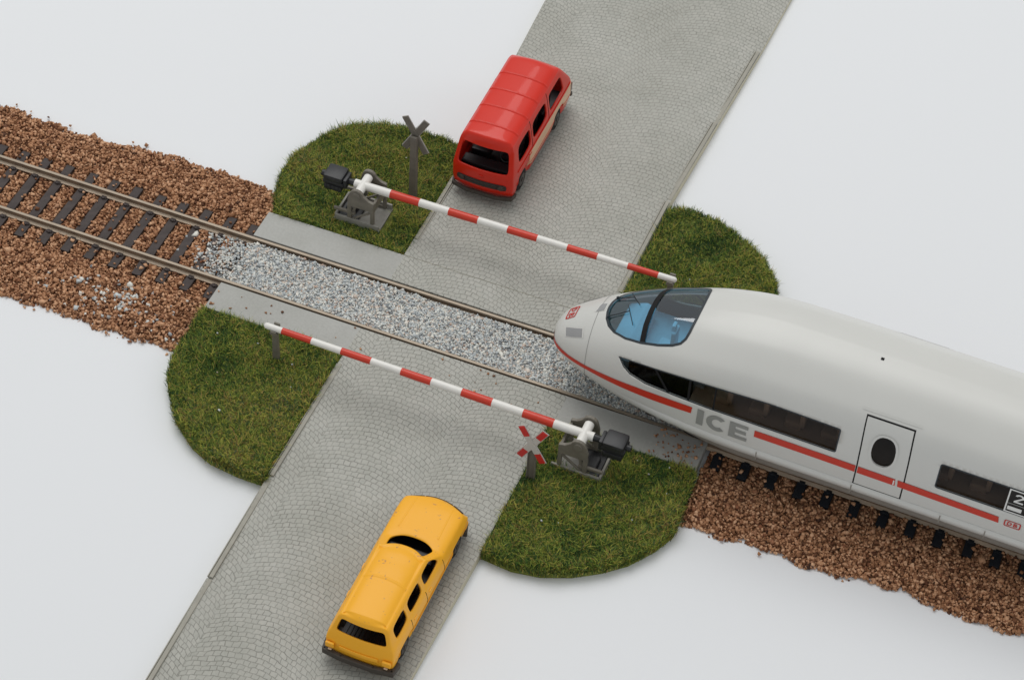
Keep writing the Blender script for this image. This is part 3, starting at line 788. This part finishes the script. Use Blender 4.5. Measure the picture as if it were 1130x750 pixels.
# roof step behind the front seats and hood ridges
pts=[]
for q in np.linspace(-.52,.52,21):
    z=top_z(bc,q,-8.98)
    if z: pts.append((q,-8.98-.06*(q/.5)**2,z))
vs=[];fs=[]
for (x,y,z) in pts: vs+=[(x,y-.05,z-.003),(x,y-.012,z+.014),(x,y+.012,z+.016),(x,y+.05,z-.003)]
for i in range(len(pts)-1):
    for q in range(3): fs.append((4*i+q,4*i+q+1,4*i+q+5,4*i+q+4))
link('roof_rib',vs,fs,M['yellow'],car,True)
for s in (-1,1):
    vs=[];fs=[];ys_=np.linspace(-7.1,-6.05,16)
    for y in ys_:
        x=s*(.50-.04*(y+7.1)); z=top_z(bc,x,y) or .95; vs+=[(x-.03,y,z-.003),(x,y,z+.013),(x+.03,y,z-.003)]
    for i in range(len(ys_)-1):
        for q in range(2): fs.append((3*i+q,3*i+q+1,3*i+q+4,3*i+q+3))
    link('bonnet_ridge',vs,fs,M['yellow'],car,True)
MB().box((0,-8.2,.42),(1.4,4.3,.26)).box((0,-7.65,.82),(1.25,.3,.22),bev=.05).build('floor_pan',M['van_dark'],car)
for y,xs_ in ((-8.3,(-.34,.34)),(-9.2,(0,))):
    for x in xs_:
        w=.46 if len(xs_)==2 else 1.1
        MB().box((x,y,.68),(w,.45,.22),bev=.05).box((x,y-.24,.92),(w,.14,.5),Matrix.Rotation(R_(10),3,'X'),bev=.05).build('seat',M['van_dark'],car)
mb=MB()
for x in np.linspace(-.5,.5,11): mb.box((x,-9.85,.62),(.03,.9,.03))
mb.box((0,-9.85,.59),(1.2,1.0,.04)); mb.build('load_floor',M['van_dark'],car)

# ------------------------------------------------------------------ train
def pch(xs,ys,x):
    n=len(xs)
    if x<=xs[0]:return ys[0]
    if x>=xs[-1]:return ys[-1]
    h=[xs[i+1]-xs[i] for i in range(n-1)];d=[(ys[i+1]-ys[i])/h[i] for i in range(n-1)]
    m=[0]*n;m[0]=d[0];m[-1]=d[-1]
    for i in range(1,n-1):
        if d[i-1]*d[i]>0:
            w1=2*h[i]+h[i-1];w2=h[i]+2*h[i-1];m[i]=(w1+w2)/(w1/d[i-1]+w2/d[i])
    i=0
    while x>xs[i+1]:i+=1
    t=(x-xs[i])/h[i]
    return (2*t**3-3*t*t+1)*ys[i]+(t**3-2*t*t+t)*h[i]*m[i]+(-2*t**3+3*t*t)*ys[i+1]+(t**3-t*t)*h[i]*m[i+1]
X0=4.98
Dd=[0,.12,.4,.8,1.4,2.2,3.2,4.2,5.2,6.2,7.5]
Wd=[0,.42,.72,.95,1.18,1.39,1.55,1.64,1.68,1.69,1.69]
Td=[1.38,1.68,1.98,2.28,2.66,3.08,3.50,3.83,4.03,4.10,4.12]
Bd=[1.38,1.10,.96,.86,.74,.60,.49,.43,.40,.40,.40]
PY=[1.40,1.50,1.66,1.69,1.69,1.66,1.60,1.46,1.13,.72,.34,0]
PZ=[.52,.82,1.0,1.35,2.0,2.6,3.1,3.42,3.72,3.97,4.07,4.10]
PU=[i/11 for i in range(12)]
_c={};_u={}
def sec(x,v):
    """point of the car body at length x and girth v (-1 near skirt .. 0 roof centre .. 1 far skirt)"""
    side=-1 if v<0 else 1; u=1-abs(v); kx=round(x,5)
    if kx not in _c:
        d=x-X0; kk=min(1,max(0,d/5.5)); _c[kx]=(pch(Dd,Wd,d),pch(Dd,Td,d),pch(Dd,Bd,d),kk*kk*(3-2*kk))
    w,t,b,kk=_c[kx]; ku=round(u,5)
    if ku not in _u: _u[ku]=(pch(PU,PY,u),pch(PU,PZ,u))
    py,pz=_u[ku]
    y1=w/1.69*py; z1=b+(pz-.4)/3.7*(t-b); zz=(z1-b)/max(t-b,1e-6); zm=.36
    if zz<zm: e=(zm-zz)/zm;p=2.6
    else: e=(zz-zm)/(1-zm);p=2.0
    y2=w*math.sqrt(max(0,1-min(1,e)**p))
    return Vector((x,side*(y1*kk+y2*(1-kk)),z1))
def surf(x,v,off=0):
    p=sec(x,v)
    if off==0: return p
    h=.01; a=sec(x+h,v)-sec(max(x-h,X0),v); v0=max(-1,v-h);v1=min(1,v+h)
    q=sec(x,v1)-sec(x,v0)
    # seam at the roof line is smooth, so the cross product is safe
    n=a.cross(q); n=n.normalized() if n.length>1e-9 else Vector((0,0,1))
    c=Vector((x,0,1.8))
    if n.dot(p-c)<0: n=-n
    return p+n*off
def vz_(x,z,side=-1):
    lo,hi=0.0,1.0
    for _ in range(30):
        m=(lo+hi)/2
        if sec(x,m).z>z: lo=m
        else: hi=m
    return side*(lo+hi)/2
def vy_(x,y):
    lo,hi=0.0,.62
    for _ in range(30):
        m=(lo+hi)/2
        if sec(x,m).y<abs(y): lo=m
        else: hi=m
    return math.copysign((lo+hi)/2,y)
K=4.4     # girth scale so that triangles stay well shaped
def XZ(L,side=-1): return [(x,vz_(x,z,side)*K) for x,z in L]
def XY(L): return [(x,vy_(x,y)*K) for x,y in L]
train=empty('high_speed_train',(6,0,0),'pale grey high speed train with a red stripe standing on the rails at the crossing','train',None,-0.02)
def tl(name,vs,fs,mats,parent=None,smooth=True,recalc=True):
    return link(name,[Vector(v)-Vector((6,0,0)) for v in vs],fs,mats,parent or train,smooth,None,None,recalc)
XE=24.0
# openings
ws_half=[(6.33,0),(6.35,.2),(6.41,.40),(6.53,.58),(6.74,.75),(7.08,.90),(7.5,1.0),(7.95,1.05),(8.3,1.045),(8.48,1.0),(8.565,.90),(8.60,.75),(8.63,.4)]
ws=[(x,-y) for x,y in ws_half]+[(8.64,0)]+[(x,y) for x,y in ws_half[1:]][::-1]
WS=densify(XY(ws),.07)
w1=[(7.05,2.33),(7.22,2.17),(7.42,2.07),(7.85,2.03),(8.6,2.08),(9.6,2.12),(11,2.15),(12.76,2.15),(12.76,2.93),(11,2.96),(10,2.89),(9.0,2.76),(8.0,2.56)]
w2=roundpoly([(15.2,2.13),(19.6,2.13),(19.6,2.92),(15.2,2.92)],.07,3)
w3=roundpoly([(20.3,2.13),(23.4,2.13),(23.4,2.92),(20.3,2.92)],.07,3)
w1=w1[:7]+roundpoly([(12.0,2.15),(12.76,2.15),(12.76,2.93),(12.0,2.93)],.06,3)[4:12]+w1[9:]
dw=[(13.85+.29*math.copysign(abs(math.cos(a))**.8,math.cos(a)),2.66+.47*math.copysign(abs(math.sin(a))**.85,math.sin(a))) for a in np.linspace(0,2*math.pi,25)[:-1]]
OPEN=[('windscreen',WS)]
for s in (-1,1):
    for nm,L in (('window',w1),('door_window',dw),('window',w2),('window',w3)):
        OPEN.append((nm,densify(XZ(L,s),.07)))
loops=[L for _,L in OPEN]
xs=np.concatenate([X0+np.array([0.0,.004,.015,.035,.065,.1,.14,.19,.25,.32,.4,.48,.57,.67,.78,.9]),np.arange(5.98,9.9,.09),np.arange(9.9,XE+.05,.16)])
vsg=np.linspace(-1,1,121)*K
bbox=[(min(p[0] for p in L),max(p[0] for p in L),min(p[1] for p in L),max(p[1] for p in L)) for L in loops]
def inopen(a,b):
    for L,bb in zip(loops,bbox):
        if bb[0]<a<bb[1] and bb[2]<b<bb[3] and pip(a,b,[L]): return True
    return False
V,F=cdt(loops,xs,vsg,keep=lambda a,b:not inopen(a,b),mind=.03)
body=tl('body',[surf(a,b/K) for a,b in V],F,M['train'])
bm=bmesh.new(); bm.from_mesh(body.data); bmesh.ops.remove_doubles(bm,verts=bm.verts,dist=.0008); bmesh.ops.recalc_face_normals(bm,faces=bm.faces)
bm.faces.ensure_lookup_table()
far=max(bm.faces,key=lambda f:f.calc_center_median().z)
if far.normal.z<0: bmesh.ops.reverse_faces(bm,faces=bm.faces)
for f in bm.faces: f.smooth=True
bm.to_mesh(body.data); bm.free()
m=body.modifiers.new('s','SOLIDIFY'); m.thickness=.055; m.offset=-1
def decal(name,L,off,mat,parent=None,d=.12,hole=None,dd=.08):
    L=densify(L,dd); lp=[L]+([densify(h,dd) for h in (hole or [])])
    xx=[p[0] for p in L];yy=[p[1] for p in L]
    V,F=cdt(lp,np.arange(min(xx)+d/2,max(xx),d),np.arange(min(yy)+d/2,max(yy),d),keep=lambda a,b:pip(a,b,lp),mind=d*.35)
    o=tl(name,[surf(a,b/K,off) for a,b in V],F,mat,parent,True,False)
    me=o.data
    # face outwards
    c=Vector((0,0,1.8)); p=max(me.polygons,key=lambda q:q.area); ctr=p.center
    if p.normal.dot(Vector((0,ctr.y,ctr.z-1.8)))<0: me.flip_normals()
    return o
def grow(L,g):
    cx=sum(p[0] for p in L)/len(L);cy_=sum(p[1] for p in L)/len(L)
    out=[]; n=len(L)
    # outward offset by edge normals
    ar=sum(L[i][0]*L[(i+1)%n][1]-L[(i+1)%n][0]*L[i][1] for i in range(n)); sg=1 if ar>0 else -1
    for i in range(n):
        a=Vector(L[i-1]);b=Vector(L[i]);c=Vector(L[(i+1)%n])
        e1=(b-a);e2=(c-b)
        if e1.length<1e-6 or e2.length<1e-6: out.append(L[i]);continue
        e1.normalize();e2.normalize(); n1=Vector((e1.y,-e1.x))*sg;n2=Vector((e2.y,-e2.x))*sg; nn_=(n1+n2)
        if nn_.length<1e-6: out.append(L[i]);continue
        nn_.normalize(); k_=1/max(.5,nn_.dot(n1)); q=b+nn_*g*k_; out.append((q.x,q.y))
    return out
for nm,L in OPEN:
    if nm=='windscreen':
        g=decal('windscreen',grow(L,.03),-.03,M['glass_blue'],d=.1)
        decal('windscreen_seal',grow(L,.035),.006,M['rubber'],g,hole=[grow(L,-.03)],d=.3)
        # black bar dividing the pane
        q=[(x,y) for y,x in [(-1.0,7.52),(-.6,7.45),(-.2,7.43),(.2,7.43),(.6,7.45),(1.0,7.52)]]
        bar=[(x-.06,y) for x,y in q]+[(x+.075,y) for x,y in q][::-1]
        decal('windscreen_bar',XY(bar),-.012,M['gap'],g,d=.2)
    elif nm=='window':
        g=decal('window',grow(L,.03),-.035,M['glass_dark'],d=.3)
        decal('window_seal',grow(L,.008),.002,M['rubber'],g,hole=[grow(L,-.022)],d=.4)
for s in (-1,1):
    # mullions inside the long first window
    for (xa,za,xb,zb,w) in ((8.0,2.55,8.42,2.08,.09),(8.95,2.74,8.98,2.10,.06),(9.62,2.84,9.64,2.12,.05)):
        decal('mullion',XZ([(xa,za),(xa+w,za),(xb+w,zb),(xb,zb)],s),-.02,M['gap'],d=.2)
    # door
    do=[(13.24,3.5),(14.43,3.5),(14.49,2.6),(14.51,1.95),(14.51,1.30),(13.31,1.30),(13.31,1.95),(13.29,2.6)]
    di=[(13.275,3.465),(14.395,3.465),(14.455,2.6),(14.475,1.95),(14.475,1.325),(13.345,1.325),(13.345,1.95),(13.325,2.6)]
    DO=XZ(do,s);DI=XZ(di,s)
    dpanel=decal('door',DI,.004,M['train'],hole=[grow(XZ(dw,s),-.004)],d=.2)
    decal('door_gap',DO,.003,M['gap'],dpanel,hole=[DI],d=.4)
    DW=XZ(dw,s)
    gl=decal('door_window',grow(DW,.02),-.03,M['glass_dark'],dpanel,d=.2)
    decal('window_rim',grow(DW,.06),.018,M['train'],dpanel,hole=[grow(DW,-.004)],d=.4)
    decal('rain_strip',XZ([(13.1,3.56),(14.55,3.56),(14.55,3.58),(13.1,3.58)],s),.014,M['train'],d=.4)
    # stripes
    top=[(5.02,1.37),(5.15,1.37),(5.65,1.44),(6.24,1.54),(6.95,1.67),(7.67,1.79),(8.35,1.88),(9.16,1.955)]
    bot=[(9.14,1.735),(8.38,1.65),(7.67,1.575),(6.89,1.50),(6.21,1.42),(5.57,1.32),(5.15,1.27),(5.02,1.30)]
    decal('stripe',XZ(top+bot,s),.012,M['stripe'],d=.09)
    decal('stripe',XZ([(10.77,1.735),(13.30,1.72),(13.30,1.95),(10.77,1.955)],s),.013,M['stripe'],d=.15)
    decal('stripe',XZ([(13.36,1.72),(14.30,1.715),(14.28,1.94),(13.36,1.95)],s),.016,M['stripe'],d=.15)
    decal('stripe',XZ([(14.36,1.715),(16.84,1.67),(16.81,1.875),(14.34,1.94)],s),.014,M['stripe'],d=.15)
    # lower ledge line and skirt panel joints
    xs_=[7.0+.35*q for q in range(int((XE-7.1)/.35)+1)]; vs=[];fs=[]
    for x in xs_:
        k_=min(1,(x-7.0)/1.5)
        for z,o_ in ((1.30,.004),(1.265,.035*k_+.004),(1.20,.055*k_+.004),(1.12,.05*k_+.004),(1.05,.02*k_+.004),(1.02,.002)): vs.append(surf(x,vz_(x,z,s),o_))
    for q in range(len(xs_)-1):
        for w_ in range(5): fs.append((6*q+w_,6*q+w_+1,6*q+w_+7,6*q+w_+6))
    tl('sill_ledge',vs,fs,M['train'])
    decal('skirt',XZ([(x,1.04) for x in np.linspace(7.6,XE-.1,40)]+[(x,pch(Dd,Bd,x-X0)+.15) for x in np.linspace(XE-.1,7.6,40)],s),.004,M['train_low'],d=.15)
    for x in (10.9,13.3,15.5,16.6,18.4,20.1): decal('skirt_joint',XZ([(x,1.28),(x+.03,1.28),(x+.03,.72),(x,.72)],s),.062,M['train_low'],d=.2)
    decal('number_marks',XZ([(14.24,1.73),(14.27,1.73),(14.27,1.9),(14.24,1.9)],s),.02,M['white_letter'],d=.2)
# seam around the nose cone
sm_top=[(6.08,-1.0)]
ss=[(6.09,.0),(6.10,.2),(6.12,.45),(6.15,.68),(6.18,.9),(6.2,1.0)]
A=[];
for v in np.linspace(-.93,.93,61):
    x=6.09+.13*(abs(v)/.9)**1.4; A.append((x,v*K))
decal('nose_seam',[(x,v) for x,v in A]+[(x+.014,v) for x,v in A][::-1],.004,M['letter'],d=.1)
# head lamps (two low, one centred under the windscreen)
for s in (-1,1):
    q=[(5.35,.40*s),(5.90,.56*s),(5.98,.78*s),(5.44,.62*s)]
    L=XY(q); lf=decal('head_lamp',L,.006,M['lamp_frame'],d=.1); decal('lamp_glass',grow(L,-.045),.012,M['lamp'],lf,d=.1)
L=XY([(5.98,-.15),(6.06,.15),(6.27,.13),(6.27,-.13)]); lf=decal('head_lamp',L,.006,M['lamp_frame'],d=.1); decal('lamp_glass',grow(L,-.04),.012,M['lamp'],lf,d=.1)
# lettering: strokes as polygons in a unit box
def rect(x0,y0,x1,y1): return [(x0,y0),(x1,y0),(x1,y1),(x0,y1)]
def arcband(cx,cy_,rx,ry,w,a0,a1,n=14,wy=None):
    wy=wy or w
    o=[(cx+rx*math.cos(R_(a0+(a1-a0)*i/n)),cy_+ry*math.sin(R_(a0+(a1-a0)*i/n))) for i in range(n+1)]
    i_=[(cx+(rx-w)*math.cos(R_(a0+(a1-a0)*i/n)),cy_+(ry-wy)*math.sin(R_(a0+(a1-a0)*i/n))) for i in range(n+1)]
    return o+i_[::-1]
GL={'I':[rect(0,0,.26,1)],
 'C':[arcband(.62,.5,.62,.5,.33,46,314,22,.23)],
 'E':[rect(0,0,.33,1),rect(.33,0,1,.21),rect(.33,.395,.92,.605),rect(.33,.79,1,1)],
 'D':[rect(0,0,.2,1),arcband(.2,.5,.62,.5,.2,-90,90,12,.17)],
 'B':[rect(0,0,.2,1),arcband(.2,.27,.52,.27,.18,-90,90,9,.14),arcband(.2,.75,.46,.25,.18,-90,90,9,.14)],
 '2':[rect(0,0,.85,.17),[(0,.17),(.24,.17),(.80,.60),(.62,.68)],arcband(.42,.68,.42,.32,.2,-20,165,12,.16)]}
def text(name,chars,mapf,mat,off,parent=None):
    vs=[];fs=[]
    for ch,(ox,oy,sx,sy) in chars:
        for P_ in GL[ch]:
            L=[mapf(ox+a*sx,oy+b*sy) for a,b in P_]
            L=densify(L,.06); V,F=cdt([L],[],[],keep=lambda a,b:pip(a,b,[L]))
            b0=len(vs); vs+=[surf(a,b/K,off) for a,b in V]; fs+=[tuple(i+b0 for i in f) for f in F]
    o=tl(name,vs,fs,mat,parent,False); return o
for s in (-1,1):
    # words read left to right on either side of the train
    if s<0: mp=lambda X_:(lambda a,b:(X_+a,vz_(X_+a,b,-1)*K))
    else: mp=lambda X_:(lambda a,b:(X_-a,vz_(X_-a,b,1)*K))
    st=9.30 if s<0 else 10.66
    m_=mp(st); text('lettering',[('I',(0,1.45,.66,.53)),('C',(.25,1.45,.44,.53)),('E',(.84,1.45,.47,.53))],m_,M['letter'],.013)
    st=16.96 if s<0 else 17.36; m_=mp(st)
    e=text('emblem',[('D',(.075,1.70,.14,.12)),('B',(.225,1.70,.14,.12))],m_,M['red_print'],.014)
    O=[m_(a,b) for a,b in roundpoly(rect(0,1.65,.40,1.87),.05,3)]; I_=[m_(a,b) for a,b in roundpoly(rect(.03,1.672,.37,1.848),.035,3)]
    decal('emblem_frame',O,.013,M['red_print'],e,hole=[I_],d=.1)
    st=16.86 if s<0 else 17.60; m_=mp(st)
    O=[m_(a,b) for a,b in rect(0,2.15,.74,2.90)]; pl=decal('class_panel',O,.010,M['inner_dark'],d=.2)
    decal('panel_frame',O,.014,M['white_letter'],pl,hole=[[m_(a,b) for a,b in rect(.035,2.185,.705,2.865)]],d=.5)
    decal('panel_line',[m_(a,b) for a,b in rect(.035,2.44,.705,2.46)],.014,M['letter'],pl,d=.4)
    decal('panel_note',[m_(a,b) for a,b in rect(.06,2.24,.40,2.36)],.014,M['white_letter'],pl,d=.4)
    text('class_number',[('2',(.16,2.52,.26,.28))],m_,M['white_letter'],.016,pl)
# emblem on the nose reads across the train
mf=lambda a,b:(b,vy_(b,-a)*K)
e=text('emblem',[('D',(.165,5.325,-.17,.14)),('B',(-.03,5.325,-.17,.14))],lambda a,b:(b,vy_(b,a)*K),M['red_print'],.014)
O=[mf(a,b) for a,b in roundpoly(rect(-.22,5.27,.20,5.52),.05,3)]; I_=[mf(a,b) for a,b in roundpoly(rect(-.19,5.295,.17,5.495),.04,3)]
decal('emblem_frame',O,.013,M['red_print'],e,hole=[I_],d=.1)
decal('roof_socket',XY([(13.1,-.21),(13.18,-.21),(13.18,-.13),(13.1,-.13)]),.006,M['gap'],d=.2)
# wipers
def onws(x,y,o=.02):
    return surf(x,vy_(x,y),o)-Vector((6,0,0))
for (a,b,c) in (((6.42,-.34),(6.92,-.22),(7.15,-.62)),((6.42,.34),(6.85,.30),(7.1,-.02))):
    mb=MB(); mb.tube(onws(*a),onws(*b),.014,n=6); mb.tube(onws(b[0]-.12,b[1]+.22),onws(*c),.012,n=6); mb.tube(onws(*a,-.02),onws(*a,.05),.035,n=8)
    mb.build('wiper',M['rubber'],train)
# cab and saloon inside
def lb(mb,x0,x1,y0,y1,z0,z1,bev=0): return mb.box(((x0+x1)/2-6,(y0+y1)/2,(z0+z1)/2),(x1-x0,y1-y0,z1-z0),bev=bev)
lb(lb(MB(),6.9,9.2,-.95,.95,1.7,2.0),7.0,9.0,-1.1,1.1,1.35,1.7).build('cab_floor',M['cab_blue'],train)
mb=MB(); mb.prism([(6.62-6,1.9),(7.35-6,1.9),(7.35-6,2.42),(7.1-6,2.5),(6.66-6,2.30)],-.66,.66); mb.build('driver_desk',M['cab_blue'],train,bevel=.04)
mb=MB(); lb(mb,7.75,8.15,-.52,-.08,2.15,2.3,.05); lb(mb,8.08,8.2,-.48,-.12,2.25,2.95,.05); lb(mb,8.05,8.15,-.4,-.2,2.92,3.12,.04); lb(mb,7.9,8.0,-.35,-.25,1.9,2.2)
mb.build('driver_seat',M['seat_blue'],train)
lb(MB(),8.75,8.83,-1.02,1.02,1.2,3.05).build('cab_bulkhead',M['cab_blue'],train)
mb=MB(); lb(mb,9.0,23.5,-1.5,1.5,1.3,1.93)
mb.build('saloon_floor',M['inner'],train)
lb(MB(),9.0,23.5,-.12,.12,1.75,3.4).build('saloon_partition',M['inner_dark'],train)
x=9.5
while x<23:
    if not 12.9<x<14.7:
        for s in (-1,1):
            mb=MB(); lb(mb,x,x+.42,s*.8-.42,s*.8+.42,1.75,2.12,.05); lb(mb,x+.36,x+.5,s*.8-.42,s*.8+.42,2.0,2.62,.05); mb.build('seat',M['inner'],train)
    x+=.92
for s in (-1,1): lb(MB(),7.3,8.95,min(s*1.02,s*1.12),max(s*1.02,s*1.12),1.3,2.35).build('cab_side_lining',M['inner_dark'],train)
# underframe and bogies
mb=MB(); lb(mb,7.9,XE-.2,-1.2,1.2,.62,1.15); mb.build('underframe',M['under'],train)
for xb in (10.6,21.6):
    mb=MB(); lb(mb,xb-1.7,xb+1.7,-1.15,-.98,.42,.72,.04); lb(mb,xb-1.7,xb+1.7,.98,1.15,.42,.72,.04); lb(mb,xb-.2,xb+.2,-1.1,1.1,.4,.62)
    bg=mb.build('bogie',M['under'],train)
    for dx_ in (-1.44,1.44):
        w=MB()
        for s in (-1,1): w.tube((xb+dx_-6,s*.80,.5),(xb+dx_-6,s*.90,.5),.49,n=28); w.tube((xb+dx_-6,s*.76,.5),(xb+dx_-6,s*.80,.5),.54,n=28)
        w.tube((xb+dx_-6,-.9,.5),(xb+dx_-6,.9,.5),.1,n=12); w.build('wheelset',M['under'],bg,autosmooth=True)

# ------------------------------------------------------------------ light
W=bpy.data.worlds.new('World'); S.world=W; W.use_nodes=True
W.node_tree.nodes['Background'].inputs[0].default_value=(.97,.985,1,1); W.node_tree.nodes['Background'].inputs[1].default_value=.50
def area(name,loc,tgt,size,energy,col=(1,1,1)):
    l=bpy.data.lights.new(name,'AREA'); l.shape='RECTANGLE'; l.size=size[0]; l.size_y=size[1]; l.energy=energy; l.color=col
    o=bpy.data.objects.new(name,l); COL.objects.link(o); o.location=loc
    o.rotation_euler=(Vector(tgt)-Vector(loc)).to_track_quat('-Z','Y').to_euler(); o['kind']='structure'; return o
area('studio_softbox',(-42,62,152),(3,0,0),(125,125),148000,(1,.99,.97))
area('studio_softbox',(120,30,50),(3,0,0),(60,60),10000,(1,.98,.95))

# ------------------------------------------------------------------ camera
CP=[16.53442, -37.46113, 43.5443]; RM=[[0.9284263, 0.3685533, 0.0468299], [0.3019252, -0.6750477, -0.6731655], [-0.2164849, 0.6391237, -0.7380076]]
cam=bpy.data.cameras.new('camera'); co=bpy.data.objects.new('camera',cam); COL.objects.link(co); S.camera=co
mw=Matrix(((RM[0][0],-RM[1][0],-RM[2][0],CP[0]),(RM[0][1],-RM[1][1],-RM[2][1],CP[1]),(RM[0][2],-RM[1][2],-RM[2][2],CP[2]),(0,0,0,1)))
co.matrix_world=mw; cam.sensor_width=36; cam.lens=2523.1766/1130*36; cam.clip_start=1; cam.clip_end=2000
S.render.engine='CYCLES'
S.view_settings.view_transform='Standard'; S.view_settings.look='None'; S.view_settings.exposure=0; S.view_settings.gamma=1
